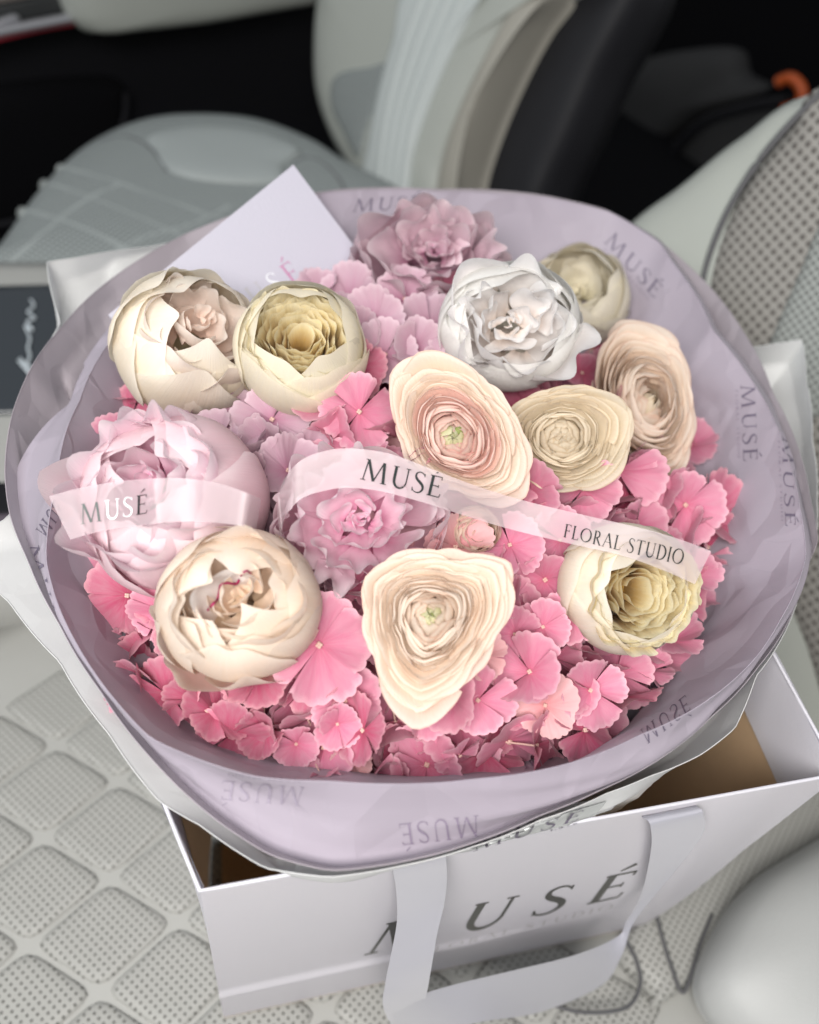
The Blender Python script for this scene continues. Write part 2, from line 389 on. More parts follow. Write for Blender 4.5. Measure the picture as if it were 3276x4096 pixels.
# floor and dark cabin sides
fl = mesh('floor', [(-3, -1, -.35), (3, -1, -.35), (3, 4, -.35), (-3, 4, -.35)], [(0, 1, 2, 3)], M['carpet'], smooth=False); fl['kind'] = 'structure'

# driver's seat -----------------------------------------------------
ds = empty('driver_seat', (0, .3, -.1), 'white leather seat with perforated quilted cushion under the shopping bag', 'car seat')
pillow('cushion', [(-.62, .02), (-.30, .48), (-.10, .62), (.30, .60), (.62, .42), (.60, -.25), (0, -.4), (-.5, -.3)] and
       [(-.62, .00, 0), (-.47, .26, 0), (-.345, .435, 0), (-.22, .58, 0), (.05, .62, 0), (.42, .50, 0), (.62, .30, 0), (.60, -.15, 0), (.1, -.35, 0), (-.45, -.28, 0)],
       (0, 0, -.004), (0, 0, 1), M['leather'], ds, H=.004, thick=.16, p=8, world=True, rings=12)
Na, Ei, Ej = np.array([-.245, .207, 0]), np.array([.065, -.0205, 0]), np.array([.041, .059, 0])
def pad(i, j):
    c = Na + Ei * (i + .5) + Ej * (j + .5)
    if c[0] < -.56 or c[1] < -.05: return
    s = .470; V, UVs, rings = [], [], [(.30, .0026), (.62, .0026), (.80, .0025), (.89, .0020), (.95, .0011), (1.0, .0), (1.0, -.003)]
    n = 40
    for r_, h in rings:
        for k in range(n):
            a = 2 * pi * k / n; ca, sa = cos(a), sin(a); sc = (abs(ca) ** 7 + abs(sa) ** 7) ** (-1 / 7)
            p_ = c + (Ei * ca + Ej * sa) * sc * s * r_; V.append(p_ + np.array([0, 0, h + .0012])); UVs.append(p_[:2])
    F = gridfaces(len(rings), n, True) + [tuple(reversed(range(n)))]
    mesh('quilted_pad', V, F, M['perf'], ds, uv=UVs)
for i in range(-5, 7):
    for j in range(-6, 6):
        c = Na + Ei * (i + .5) + Ej * (j + .5)
        if -.58 < c[0] < .35 and -.12 < c[1] < .56 and c.dot(REAR) < .28 and c.dot(-LAT) < .33 and c.dot(LAT) < .43:
            p2 = topx(c)
            if -90 < p2[0] < 620 and 560 < p2[1] < 1110: pad(i, j)
# seat back of the driver's seat
PB = np.array([.455, .47, 0.0])
pillow('backrest', [(825, 90), (740, 138), (680, 186), (628, 226), (560, 300), (540, 420), (600, 620), (700, 760), (830, 860), (1150, 820), (1250, 400), (1100, 60)],
       PB, NB, M['leather_back'], ds, H=.045, thick=.12, p=5, N=96, rings=16)
pillow('perforated_panel', [(835, 80), (790, 128), (752, 176), (722, 230), (706, 290), (712, 360), (745, 500), (800, 640), (880, 800), (1150, 760), (1200, 400), (1050, 60)],
       PB + NB * .038, NB, M['perf_back'], ds, H=.016, thick=.03, p=5, N=96, rings=12)
def plane_tube(name, px, P0, n_, r, mat, parent, k=40, **kw):
    P = catmull([onplane(x, y, P0, n_) for x, y in px], k); return tube(name, P, r, mat, parent, **kw)
plane_tube('piping', [(845, 72), (790, 124), (750, 174), (719, 230), (702, 290), (706, 360), (742, 510)], PB + NB * .043, NB, .0032, M['seam'], ds)
pillow('wing_panel', [(825, 215), (800, 270), (770, 340), (748, 400), (765, 440), (815, 420), (900, 380), (960, 200), (900, 120)],
       PB + NB * .053, NB, M['quiltback'], ds, H=.006, thick=.008, p=6, N=64, rings=8)
# side bolster, low right
pillow('side_bolster', [(724, 926), (756, 882), (800, 852), (860, 820), (940, 800), (1020, 900), (1020, 1100), (850, 1120), (745, 1050), (704, 990)],
       (.3, .2, .05), (0.05, -.1, 1), M['bolster'], ds, H=.045, thick=.03, p=2.4, N=72, rings=14)
pillow('perforated_strip', [(618, 948), (660, 905), (760, 825), (850, 745), (900, 790), (790, 900), (668, 1000), (650, 990)],
       (0.3, .2, .012), (0, 0, 1), M['perf'], ds, H=.008, thick=.02, p=5, N=72)
for px in ([(655, 908), (663, 940), (672, 968), (684, 992), (700, 945), (712, 915)], [(540, 1000), (580, 1012), (625, 1008), (640, 985), (636, 960), (624, 938)]):
    plane_tube('piping', px, np.array([0, 0, .022]), np.array([0, 0, 1.0]), .0016, M['seam'], ds)
# stowed dark gap low right
# passenger seat ------------------------------------------------------
ps = empty('passenger_seat', (-.4, 1.25, -.1), 'white leather seat beyond the bouquet, empty, with quilted cushion', 'car seat')
ZC = .06
pcu = pillow('cushion', [(-45, 285), (-8, 255), (40, 190), (88, 148), (145, 124), (205, 119), (262, 125), (315, 145), (352, 168), (420, 205), (440, 250), (380, 285), (250, 285), (100, 285), (0, 288)],
       (0, 1, ZC), (0, 0, 1), M['perf_fine'], ps, H=.03, thick=.18, p=6, N=96, rings=14)
bPC = BVHTree.FromPolygons([tuple(parent_matrix(pcu) @ v.co) for v in pcu.data.vertices], [tuple(p_.vertices) for p_ in pcu.data.polygons])
def zt(name, px, z, r, mat, parent, **kw):
    P = []
    for x, y in catmull(px, 34):
        v = ray(x, y); v = v / np.linalg.norm(v); h_ = bPC.ray_cast(Vector(C0), Vector(v)); P.append((np.array(h_[0]) if h_[0] is not None else onz(x, y, z)) - [0, 0, r * .90])
    return tube(name, P, r, mat, parent, **kw)
zt('seam', [(100, 141), (125, 136), (148, 146), (162, 163), (167, 172)], ZC + .0295, .005, M['seam'], ps)
zt('seam', [(292, 164), (305, 157), (322, 162), (338, 178), (346, 192)], ZC + .030, .006, M['seam'], ps)
for px in ([(60, 165), (120, 183), (190, 208), (260, 232)], [(42, 180), (90, 197), (150, 222), (215, 250)], [(22, 208), (80, 226), (130, 248), (180, 268)],
           [(230, 205), (190, 224), (140, 238), (90, 262), (30, 275)], [(120, 183), (85, 200), (40, 235), (10, 262)], [(290, 215), (245, 240), (190, 262)]):
    zt('quilt_seam', px, ZC + .0225, .0085, M['leather_far'], ps)
pillow('front_pad', [(172, 172), (155, 150), (148, 134), (200, 126), (255, 131), (300, 148), (285, 165), (280, 182), (220, 182)],
       (0, 1, ZC + .031), (0, 0, 1), M['leather_far'], ps, H=.008, thick=.02, p=4)
PP = np.array([-.16, 1.43, 0.0])
pillow('backrest', [(345, -60), (326, 0), (322, 60), (326, 100), (340, 140), (358, 172), (372, 200), (400, 235), (450, 235), (466, 180), (490, 120), (520, 60), (560, 0), (620, -60)],
       PP, NB, M['leather_back'], ps, H=.06, thick=.06, p=6, N=96, rings=14)
pillow('perforated_inset', [(332, 82), (345, 70), (370, 66), (392, 62), (380, 100), (368, 130), (358, 158), (343, 132), (332, 108)],
       PP + NB * .058, NB, M['perf_fine'], ps, H=.006, thick=.01, p=4, N=48)
pillow('centre_panel', [(410, -20), (392, 40), (378, 90), (366, 150), (362, 190), (402, 215), (415, 150), (440, 80), (480, 0), (500, -30)],
       PP + NB * .062, NB, M['leather_glare'], ps, H=.008, thick=.012, p=4, N=64)  # its pale tone is painted glare
for k in range(4):
    px = [(430 + 14 * k, -20), (405 + 12 * k, 50), (388 + 9 * k, 120), (378 + 8 * k, 195)]
    plane_tube('backrest_pleat', px, PP + NB * .0645, NB, .0085, M['leather_glare'], ps)
pillow('bolster_edge', [(560, -10), (536, 25), (512, 70), (488, 125), (470, 180), (462, 230), (440, 230), (448, 170), (470, 110), (500, 50), (535, -10)],
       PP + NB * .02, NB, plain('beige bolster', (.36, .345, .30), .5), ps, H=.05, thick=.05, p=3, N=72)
pillow('backrest_shell', [(545, -40), (515, 40), (480, 120), (452, 225), (520, 240), (560, 170), (600, 80), (650, -40)],
       PP - NB * .06, NB, M['black2'], ps, H=.03, thick=.1, p=6, N=72)
# passenger door ------------------------------------------------------
dr = empty('car_door', (-.8, 2.0, 0), 'black door panel with a white padded armrest behind the far seat', 'car door')
PD = np.array([-.55, 1.75, .3]); ND = -LAT * 1.0
pillow('door_panel', [(-300, -150), (-300, 400), (0, 330), (200, 250), (420, 230), (480, 100), (480, -150)], PD + LAT * .06, ND, M['black'], dr, H=.01, thick=.05, p=8, smooth_curve=False)
pillow('map_pocket', [(-200, 120), (0, 88), (110, 80), (128, 100), (118, 140), (90, 185), (40, 215), (-60, 245), (-200, 260)], PD + LAT * .03, ND, M['carpet'], dr, H=.02, thick=.04, p=5)
plane_tube('pocket_edge', [(126, 92), (124, 120), (108, 158), (80, 190), (40, 215), (-40, 232)], PD + LAT * .01, ND, .006, M['black2'], dr)
pillow('armrest', [(62, -25), (68, 8), (76, 24), (92, 33), (130, 30), (200, 22), (270, 10), (350, -4), (420, -20), (420, -70), (200, -80), (70, -60)], PD - LAT * .06, ND, M['leather_back'], dr, H=.035, thick=.12, p=4, N=96)
pillow('switch_panel', [(-40, 8), (0, 12), (62, -2), (72, 12), (64, 20), (0, 36), (-40, 42)] and [(-60, 20), (60, -6), (72, 20), (-60, 46)], PD - LAT * .03, ND, M['switch'], dr, H=.002, thick=.06, p=8, smooth_curve=False)
pillow('wood_cap', [(-60, -30), (60, -30), (50, -6), (-60, 14)], PD - LAT * .025, ND, plain('taupe trim', (.22, .19, .17), .5), dr, H=.004, thick=.05, p=8, smooth_curve=False)
pillow('window_switch', [(-12, 26), (12, 15), (20, 19), (16, 27), (-10, 34)], PD - LAT * .036, ND, M['chrome'], dr, H=.004, thick=.01, p=4, N=32)
plane_tube('chrome_strip', [(-40, 42), (0, 32), (40, 24), (72, 18)], PD - LAT * .05, ND, .0085, M['chrome'], dr)
plane_tube('red_strip', [(-40, 50), (0, 38.5), (40, 29), (74, 23)], PD - LAT * .05, ND, .0042, M['redled'], dr)
# dark cabin behind
bk = empty('rear_seat', (.6, 2.2, 0), 'dark rear bench in shadow behind the gap between the seats', 'rear seat')
PR = np.array([1.0, 2.3, .3])
pillow('backrest', [(470, -250), (430, 300), (700, 420), (1100, 300), (1100, -250)], PR + REAR * .3, -REAR, M['carpet'], bk, H=.01, thick=.1, p=8, smooth_curve=False)
pillow('seat_wing', [(615, 95), (640, 62), (690, 50), (735, 50), (745, 75), (765, 92), (700, 118), (650, 160), (618, 190), (606, 150)], PR, -REAR, M['dark_cloth'], bk, H=.06, thick=.05, p=3)
pillow('seat_cushion', [(655, 180), (675, 140), (730, 118), (800, 105), (830, 140), (760, 190), (680, 230)], PR + np.array([0, 0, 0]) - REAR * .05, -REAR, M['dark_cloth'], bk, H=.04, thick=.05, p=3)
bu = empty('seat_belt', onplane(790, 95, PR - REAR * .12, -REAR), 'orange ringed seat belt buckle on a black strap in the rear', 'seat belt')
plane_tube('buckle_ring', [(778, 82), (790, 78), (800, 86), (802, 97), (796, 106), (783, 110)], PR - REAR * .12, -REAR, .014, M['orange'], bu, k=20)
plane_tube('strap', [(790, 100), (745, 108), (705, 122), (676, 150), (664, 190), (650, 240)], PR - REAR * .1, -REAR, .016, M['black'], bu)

# centre console at the left edge -----------------------------------
cs = empty('centre_console', onz(20, 400, .0), 'centre console lid with white edge bands beside the passenger seat', 'console')
pillow('console_body', [(-150, 262), (66, 262), (200, 300), (200, 560), (40, 565), (-150, 600)], (0, .5, .085), (0, 0, 1), M['leather'], cs, H=.004, thick=.2, p=8, smooth_curve=False)
pillow('glossy_lid', [(-150, 290), (58, 284), (160, 300), (160, 400), (20, 413), (-150, 416)], (0, .5, .092), (0, 0, 1), M['gloss_dark'], cs, H=.002, thick=.01, p=8, smooth_curve=False)
pillow('lower_tray', [(-150, 485), (30, 482), (40, 510), (-150, 530)], (0, .5, .092), (0, 0, 1), M['black'], cs, H=.002, thick=.006, p=8, smooth_curve=False)
pillow('tray_edge', [(-150, 520), (30, 512), (60, 560), (20, 580), (0, 570), (-150, 600)], (0, .5, .094), (0, 0, 1), M['plum'], cs, H=.003, thick=.02, p=8, smooth_curve=False)
sc_px = [(31, 300), (34, 306), (28, 312), (35, 318), (27, 322), (33, 330), (25, 326), (30, 338), (28, 348), (30, 356), (26, 364), (20, 358), (27, 369), (18, 360), (30, 374), (24, 362), (36, 372)]
P = catmull([onz(x, y, .096) for x, y in sc_px], 70)
tube('silver_script', P, .0016, M['script'], cs, n=5)

# =================================================================== SHOPPING BAG
ZR = .33
FL, FR = onz(200, 892, ZR), onz(840, 775, ZR)
ex_ = (FR - FL); BW = np.linalg.norm(ex_); ex_ = ex_ / BW
ey_ = np.array([-ex_[1], ex_[0], 0.0])
BD = .19
bag = empty('shopping_bag', (*((FL + FR) / 2 + ey_ * BD / 2)[:2], 0.004), 'white paper shopping bag holding the bouquet, with satin ribbon handles', 'shopping bag')
def BP(s, d, z):   # s across 0..1, d depth 0..1, z height
    return np.array([*(FL + ex_ * (BW * s - (.074 * max(0, min(1, (z / ZR - .45) / .55)) ** 1.6 - .012) * d * (1 - s)) + ey_ * BD * d)[:2], z])
def sheet(name, fn, nu, nv, mat, parent, flip=False):
    V = [fn(i / (nu - 1), j / (nv - 1)) for j in range(nv) for i in range(nu)]; uv = [(i / (nu - 1), j / (nv - 1)) for j in range(nv) for i in range(nu)]
    F = gridfaces(nv, nu); F = [tuple(reversed(f)) for f in F] if flip else F
    return mesh(name, V, F, mat, parent, uv=uv)
def front_fn(off):
    def f(u, v):
        z = .006 + (ZR - .006) * v
        # diagonal buckle from the rim to the lower right corner, cross crease low down
        cre = (u - (.77 + .23 * (1 - v)))
        d = -.014 * max(0, 1 - abs(cre) / .14) * v * (1 - v ** 3) - .0035 * max(0, 1 - abs(v - .27 + .02 * u) / .03) * (1 if u < .5 else max(0, 1 - (u - .5) * 5))
        d += .004 * sin(u * 5) * v * (1 - v)
        return BP(u, 0, z) + ey_ * (off + d)
    return f
T = .0012
front = sheet('front_panel', front_fn(0), 70, 80, M['bag'], bag)
sheet('inner_front', front_fn(T), 60, 34, M['kraft'], bag, True)
def side(name, s, sg, m_out):
    def f(u, v):
        z = .006 + (ZR - .006) * v
        return BP(s, u, z) + ex_ * (-sg * (.012 * sin(pi * u) * (1 - v * .8)) )
    return f
for s, sg in ((0, 1), (1, -1)):
    fo = side('', s, sg, 0)
    sheet('side_panel', fo, 12, 12, M['bag'], bag)
    sheet('inner_side', lambda u, v: fo(u, v * .86) + ex_ * sg * T, 12, 12, M['kraft'], bag)
    sheet('rim_facing', lambda u, v: fo(u, .83 + .17 * v) + ex_ * sg * T * 2.2, 12, 5, M['bag'], bag)
sheet('back_panel', lambda u, v: BP(u, 1, .006 + (ZR - .006) * v), 20, 8, M['bag'], bag)
sheet('inner_back', lambda u, v: BP(u, 1, .006 + (ZR - .05) * v) - ey_ * T, 20, 8, M['kraft'], bag)
sheet('base', lambda u, v: BP(u, v, .005), 10, 6, M['kraft'], bag)
rim = []
for k in range(31): p_ = front_fn(T / 2)(k / 30, 1.0); rim.append(p_)
for k in range(1, 9): rim.append(BP(1, k / 8, ZR))
for k in range(1, 11): rim.append(BP(1 - k / 10, 1, ZR))
for k in range(1, 8): rim.append(BP(0, 1 - k / 8, ZR))
tube('rim_edge', rim, .0011, M['bag'], bag, n=6, closed=True)
# print on the front
NF = -ey_
def bagplace(px0, px1, h0, h1):
    bv = bvh_of([front]); return surf_place(bv, px0, px1, h0, h1)
text_mesh('MUSÉ', bagplace((364, 955), (622, 896), (15, -30), (21, -27)), M['foil'], bag, 'printed_name', track=.42, wmul=1.3)
text_mesh('FLORAL STUDIO', bagplace((420, 955), (612, 908), (2, -5), (3, -5)), M['foil_soft'], bag, 'printed_line', track=.25)
text_mesh('FLORISTRY', bagplace((414, 964), (560, 938), (1, -5), (1, -5)) if False else bagplace((414, 963), (540, 940), (1, -5), (1, -5)), M['foil_soft'], bag, 'printed_line', track=.2) if False else None
# satin handle: over the rim, down the front and round in a loop
def ribbon_strip(name, L_, R_, mat, parent, n=60, pts_world=False, th=.0005):
    A, B = catmull(L_, n), catmull(R_, n); V, UVs = [], []
    for i in range(n):
        for j in range(7):
            V.append(lerp(A[i], B[i], j / 6)); UVs.append((j / 6, i / n * 6))
    return mesh(name, V, gridfaces(n, 7), mat, parent, uv=UVs)
def fz(x, y, off):      # point in front of the front panel by off metres
    P0 = FL + NF * off; return onplane(x, y, P0, ey_)
hd = [  # (left px, right px, clearance)
]
l1 = [BP(.385, 0, .20) + ey_ * .01, BP(.385, 0, .31) + ey_ * .004, fz(391, 861, -.001) + [0, 0, .0025], fz(392, 866, .004), fz(396, 890, .007), fz(397, 920, .012), fz(392, 950, .020), fz(385, 985, .030), fz(384, 1010, .036), fz(400, 1040, .036)]
r1 = [BP(.50, 0, .20) + ey_ * .01, BP(.50, 0, .31) + ey_ * .004, fz(445, 851, -.001) + [0, 0, .0025], fz(446, 856, .004), fz(447, 880, .007), fz(444, 905, .012), fz(437, 935, .020), fz(431, 970, .030), fz(424, 1005, .036), fz(412, 1040, .037)]
ribbon_strip('ribbon_handle', l1, r1, M['satin'], bag)
l2 = [BP(.80, 0, .2) + ey_ * .01, BP(.80, 0, .31) + ey_ * .004, fz(644, 816, -.001) + [0, 0, .0025], fz(650, 824, .006), fz(651, 850, .009), fz(641, 895, .013), fz(626, 922, .018), fz(617, 937, .024), fz(575, 955, .030), fz(511, 971, .032), fz(453, 985, .032), fz(418, 996, .034), fz(392, 1010, .036)]
r2 = [BP(.90, 0, .2) + ey_ * .01, BP(.90, 0, .31) + ey_ * .004, fz(699, 805, -.001) + [0, 0, .0025], fz(703, 812, .006), fz(703, 834, .009), fz(673, 874, .013), fz(634, 922, .020), fz(622, 955, .034), fz(601, 986, .042), fz(541, 1012, .048), fz(480, 1022, .050), fz(440, 1032, .048), fz(400, 1042, .040)]
ribbon_strip('ribbon_handle', l2, r2, M['satin'], bag)

# =================================================================== WRAPPING SHEETS
CEN = np.array([.01, .395, 0.0])
NT = 360
def ring(px, sm=2):
    """closed rim given as (frame x, frame y, height) -> NT points resampled by bearing round the bouquet"""
    P = np.array([onz(x, y, z) for x, y, z in px])
    A = np.arctan2(P[:, 1] - CEN[1], P[:, 0] - CEN[0]); R = np.hypot(P[:, 0] - CEN[0], P[:, 1] - CEN[1]); o = np.argsort(A)
    A, R, Z = A[o], R[o], P[o, 2]
    A = np.r_[A[-1] - 2 * pi, A, A[0] + 2 * pi]; R = np.r_[R[-1], R, R[0]]; Z = np.r_[Z[-1], Z, Z[0]]
    t = np.linspace(-pi, pi, NT, endpoint=False)
    r_ = np.interp(t, A, R); z = np.interp(t, A, Z)
    k = np.array([.25, .5, .25])
    for _ in range(sm): r_ = np.convolve(np.r_[r_[-1], r_, r_[0]], k, 'valid'); z = np.convolve(np.r_[z[-1], z, z[0]], k, 'valid')
    return np.stack([CEN[0] + r_ * np.cos(t), CEN[1] + r_ * np.sin(t), z], 1)
def neck(cx_, cy_, r_, z, wob=.12, seed=0):
    t = np.linspace(-pi, pi, NT, endpoint=False); rr = r_ * (1 + wob * np.sin(9 * t + seed) + wob * .6 * np.sin(17 * t + 2 * seed))
    return np.stack([cx_ + rr * np.cos(t), cy_ + rr * np.sin(t), np.full(NT, z)], 1)
def fold(t, seed, n=13, sharp=.8):
    """facetted paper folds: piecewise-linear in bearing"""
    rs = np.random.RandomState(seed); a = np.sort(rs.uniform(-pi, pi, n)); v = rs.uniform(-1, 1, n)
    return np.interp(t, np.r_[a[-1] - 2 * pi, a, a[0] + 2 * pi], np.r_[v[-1], v, v[0]])
def loft(name, rings, ks, mat, parent, amp=.006, seed=1, bulge=None, gap=.0):
    """rings: list of (NT,3); ks: number of rows between rings; folds grow between the rings"""
    t = np.linspace(-pi, pi, NT, endpoint=False); rows = []
    for a in range(len(rings) - 1):
        for k in range(ks[a]):
            f = k / ks[a]; ff = f
            P = lerp(rings[a], rings[a + 1], ff).copy()
            if bulge and bulge[a]: P[:, 2] -= bulge[a] * sin(pi * f); 
            env = min(1, (a + f) * 1.6)
            n_ = P[:, :2] - CEN[:2]; n_ /= np.linalg.norm(n_, axis=1)[:, None]
            d = amp * env * (.9 * fold(t + .25 * f, seed) + .5 * fold(t - .7 * (a + f), seed + 5, 19) + .4 * fold(t + .9 * (a + f), seed + 9, 15) - .9)
            P[:, :2] += n_ * d[:, None]; rows.append(P)
    rows.append(rings[-1]); V = np.concatenate(rows)
    # inside the bag the paper is held by its four sides
    rel = V - FL; a_ = rel @ ex_; b_ = rel @ ey_; over = np.clip(V[:, 2] - (ZR + .002), 0, 9) * 22
    ins = np.clip((ZR - .005 - V[:, 2]) * 4, 0, .075); a2 = np.clip(a_, .012 + gap + ins * 1.5 - over, BW - .012 - gap - ins + over); b2 = np.clip(b_, .010 + gap - over, BD - .008 - gap + over)
    V = V + ex_ * (a2 - a_)[:, None] + ey_ * (b2 - b_)[:, None]
    return mesh(name, V, gridfaces(len(rows), NT, True), mat, parent)
NX, NY = .06, .27
# inner printed sheet: rim, and where it faces the viewer a collar rolled outward
rimB = [(46, 560, .385), (58, 480, .388), (80, 400, .380), (120, 330, .376), (150, 293, .380), (190, 262, .388), (240, 232, .400), (285, 208, .412), (325, 193, .414), (380, 190, .414), (440, 192, .414), (500, 194, .413), (544, 197, .412), (610, 212, .41), (660, 243, .408),
        (672, 262, .406), (712, 330, .402), (748, 375, .398), (765, 402, .396), (785, 450, .394), (800, 510, .392), (806, 556, .390), (780, 620, .388), (757, 656, .387), (712, 697, .387), (640, 735, .388), (560, 766, .39), (475, 779, .39), (394, 784, .39), (330, 781, .39), (256, 777, .39), (200, 760, .389), (150, 738, .388), (115, 700, .386), (80, 650, .385), (58, 605, .385)]
colB = [(34, 560, .372), (46, 480, .374), (68, 398, .368), (108, 326, .366), (140, 290, .370), (184, 258, .378), (236, 229, .39), (283, 206, .402), (324, 191.5, .404), (380, 188.5, .404), (440, 190.5, .404), (500, 192, .404), (546, 195, .402), (613, 210, .40), (664, 240, .398),
        (677, 260, .396), (718, 329, .392), (754, 374, .388), (771, 401, .386), (791, 450, .384), (806, 510, .382), (813, 556, .38), (788, 626, .378), (764, 664, .376), (722, 708, .375), (660, 765, .372), (580, 800, .370), (500, 822, .367), (400, 832, .366), (330, 826, .366), (262, 800, .368), (205, 775, .371), (152, 746, .374), (112, 704, .374), (76, 654, .373), (50, 608, .372)]
rimA = [(5, 470, .366), (12, 415, .37), (30, 370, .375), (62, 327, .368), (110, 280, .364), (188, 233, .374), (236, 214, .392), (323, 191.5, .395), (437, 189.5, .396), (544, 195.5, .396), (608, 210.5, .394), (662, 243, .39), (705, 282, .386), (742, 330, .384), (772, 392, .382), (795, 440, .38), (810, 500, .376), (818, 541, .374), (807, 565, .372),
        (797, 600, .371), (778, 640, .37), (757, 668, .37), (712, 716, .37), (650, 765, .368), (600, 790, .366), (540, 815, .364), (475, 842, .362), (400, 862, .36), (330, 871, .36), (270, 855, .36), (210, 815, .362), (150, 757, .362), (100, 690, .362), (60, 625, .362), (28, 560, .364), (10, 515, .365)]
rimW = [(16, 470, .352), (22, 415, .352), (40, 362, .355), (61, 322, .366), (47, 262, .372), (75, 258, .370), (150, 247, .358), (200, 238, .364), (255, 214, .378), (330, 194, .382), (437, 192, .385), (544, 198, .385), (608, 213, .383), (665, 247, .38), (712, 290, .378), (735, 322, .374), (752, 348, .372), (801, 336, .372), (806, 380, .37), (812, 440, .366), (817, 500, .362),
        (815, 545, .36), (803, 572, .358), (796, 605, .358), (778, 645, .357), (756, 676, .357), (735, 728, .35), (700, 755, .35), (650, 776, .352), (607, 793, .352), (540, 820, .352), (475, 846, .352), (400, 866, .352), (330, 877, .352), (265, 868, .35), (200, 825, .35), (160, 802, .35), (110, 735, .35), (60, 662, .35), (10, 603, .35), (-40, 548, .35), (12, 515, .352)]
w2px = [(30, 470, .30), (45, 400, .30), (80, 345, .30), (130, 280, .30), (250, 225, .30), (437, 205, .30), (608, 225, .30), (700, 300, .30), (760, 400, .30), (790, 500, .30), (780, 600, .30), (735, 690, .30),
        (684, 745, .305), (650, 786, .318), (612, 822, .322), (560, 836, .322), (500, 848, .322), (450, 862, .324), (390, 878, .322), (340, 895, .32), (290, 886, .325), (240, 835, .335), (190, 780, .338), (150, 725, .338), (112, 665, .338), (80, 610, .338), (55, 560, .338), (42, 515, .33)]
wrapB = empty('printed_tissue', (NX, NY, .1), 'inner lilac tissue paper with grey printed name, folded out round the flowers', 'wrapping paper')
wrapA = empty('lilac_paper', (NX, NY, .09), 'outer lilac paper collar between the printed tissue and the white wrap', 'wrapping paper')
wrapW = empty('white_wrap', (NX, NY, .08), 'stiff white outer wrap with pointed corners tucked into the bag', 'wrapping paper')
RB, RC, RA, RW, RW2 = ring(rimB, 1), ring(colB, 1), ring(rimA, 1), ring(rimW, 0), ring(w2px)
def shrink(R, f, z, k=.35):   # a ring part-way to the neck
    Q = R.copy(); c = np.array([NX, NY]); cc = lerp(CEN[:2], c, k)
    Q[:, :2] = cc + (R[:, :2] - CEN[:2]) * f; Q[:, 2] = z + (R[:, 2] - .39) * .3; return Q
sB = loft('inner_sheet', [RB, shrink(RB, .895, .295, .10), shrink(RB, .60, .20), neck(NX, NY, .045, .10, seed=1)], [12, 12, 10], M['lilac'], wrapB, amp=.013, seed=3, gap=.008)
up = RB.copy(); up[:, 2] += .0015; mid = lerp(RB, RC, .22); mid[:, 2] += .0022
RCC = CEN * 0 + RA; RCC = RCC.copy(); RCC[:, :2] = CEN[:2] + (RCC[:, :2] - CEN[:2]) * .985; RCC[:, 2] -= .010
fr_ = np.clip((CEN[1] - .03 - RC[:, 1]) / .05, 0, 1)[:, None]; RCC = lerp(RC - [0, 0, .006], RCC, fr_)
sC = loft('folded_collar', [RB, RC, RCC], [9, 8], M['lilac'], wrapB, amp=.0022, seed=8)
sA = loft('paper_sheet', [RA, shrink(RA, .90, .28, .02), shrink(RA, .64, .18), neck(NX, NY, .055, .09, seed=2)], [12, 10, 10], M['lilac2'], wrapA, amp=.007, seed=11, gap=.004)
sW = loft('paper_sheet', [RW, RW2, shrink(RW2, .70, .17), neck(NX, NY + .01, .062, .08, wob=.05, seed=4)], [10, 12, 10], M['wpaper'], wrapW, amp=.0018, seed=21)
for nm_, R_e, wr, mt_ in (('paper_edge', RB, wrapB, 'lilac'), ('paper_edge', RA, wrapA, 'lilac2'), ('paper_edge', RW, wrapW, 'wpaper')):
    tube(nm_, R_e, .00032, M[mt_], wr, n=5, closed=True)
# printed names on the tissue
bB = bvh_of([sB, sC]); bWr = bvh_of([sW])
def word(p0, p1, h, sub=None, mat='ink', h1=None, smat='ink_soft'):
    text_mesh('MUSÉ', surf_place(bB, p0, p1, h, h1 or h), M[mat], wrapB, 'printed_name', track=.16, wmul=1.0)
    if sub:
        p0, p1, h, h1 = np.array(p0), np.array(p1), np.array(h, float), np.array(h1 or h, float); d = (p1 - p0)
        text_mesh('FLORAL STUDIO', surf_place(bB, p0 + d * .06 - h * .42, p1 - d * .06 - h1 * .42, h * .2, h1 * .2), M[smat], wrapB, 'printed_line', track=.3, wmul=.9)
word((604, 242), (655, 299), (9, -12), True, 'ink')
word((741, 385), (744, 462), (14, -1), True)
word((782, 436), (786, 527), (10, 3), True, h1=(10, 0))
word((112, 305), (178, 288), (2, -20), False)
word((352, 212), (420, 208), (3, -13), False)
word((36, 530), (60, 490), (10, 9), False)
word((28, 545), (52, 640), (10, -3), False, 'ink')
word((628, 700), (690, 640), (-16, -14), False)
word((525, 770), (580, 748), (-7, -18), False, 'ink_soft')
word((305, 787), (222, 780), (-3, 19), True, 'ink_faint', smat='ink_faint')
word((478, 815), (398, 824), (3, 21), False, 'ink_soft')
word((640, 731), (686, 695), (6, 14), False, 'ink')
# sticker on the white wrap
def stick():
    q = [(456, 845), (588, 804), (607, 796), (612, 800), (590, 822), (462, 849)]
    P = []
    pl = surf_place(bWr, (453, 852), (592, 818), (8, -10), (14, -18)); V = []; n = 24; UVs = []
    for j in range(6):
        for i in range(n):
            a, nn = pl(i / (n - 1), j / 5); V.append(a + nn * .0012); UVs.append((i, j))
    o = mesh('sticker', V, gridfaces(6, n), plain('silver sticker', (.55, .57, .57), .25, metal=.3), wrapW)
    text_mesh('MUSÉ', surf_place(bWr, (472, 849), (577, 818), (3, -9), (8, -11)), M['ink'], wrapW, 'printed_name', track=.3, off=.0021)
    text_mesh('FLORAL STUDIO', surf_place(bWr, (484, 850), (577, 824), (1, -2.5), (1, -3)), M['ink'], wrapW, 'printed_line', track=.3, off=.0021)
stick()
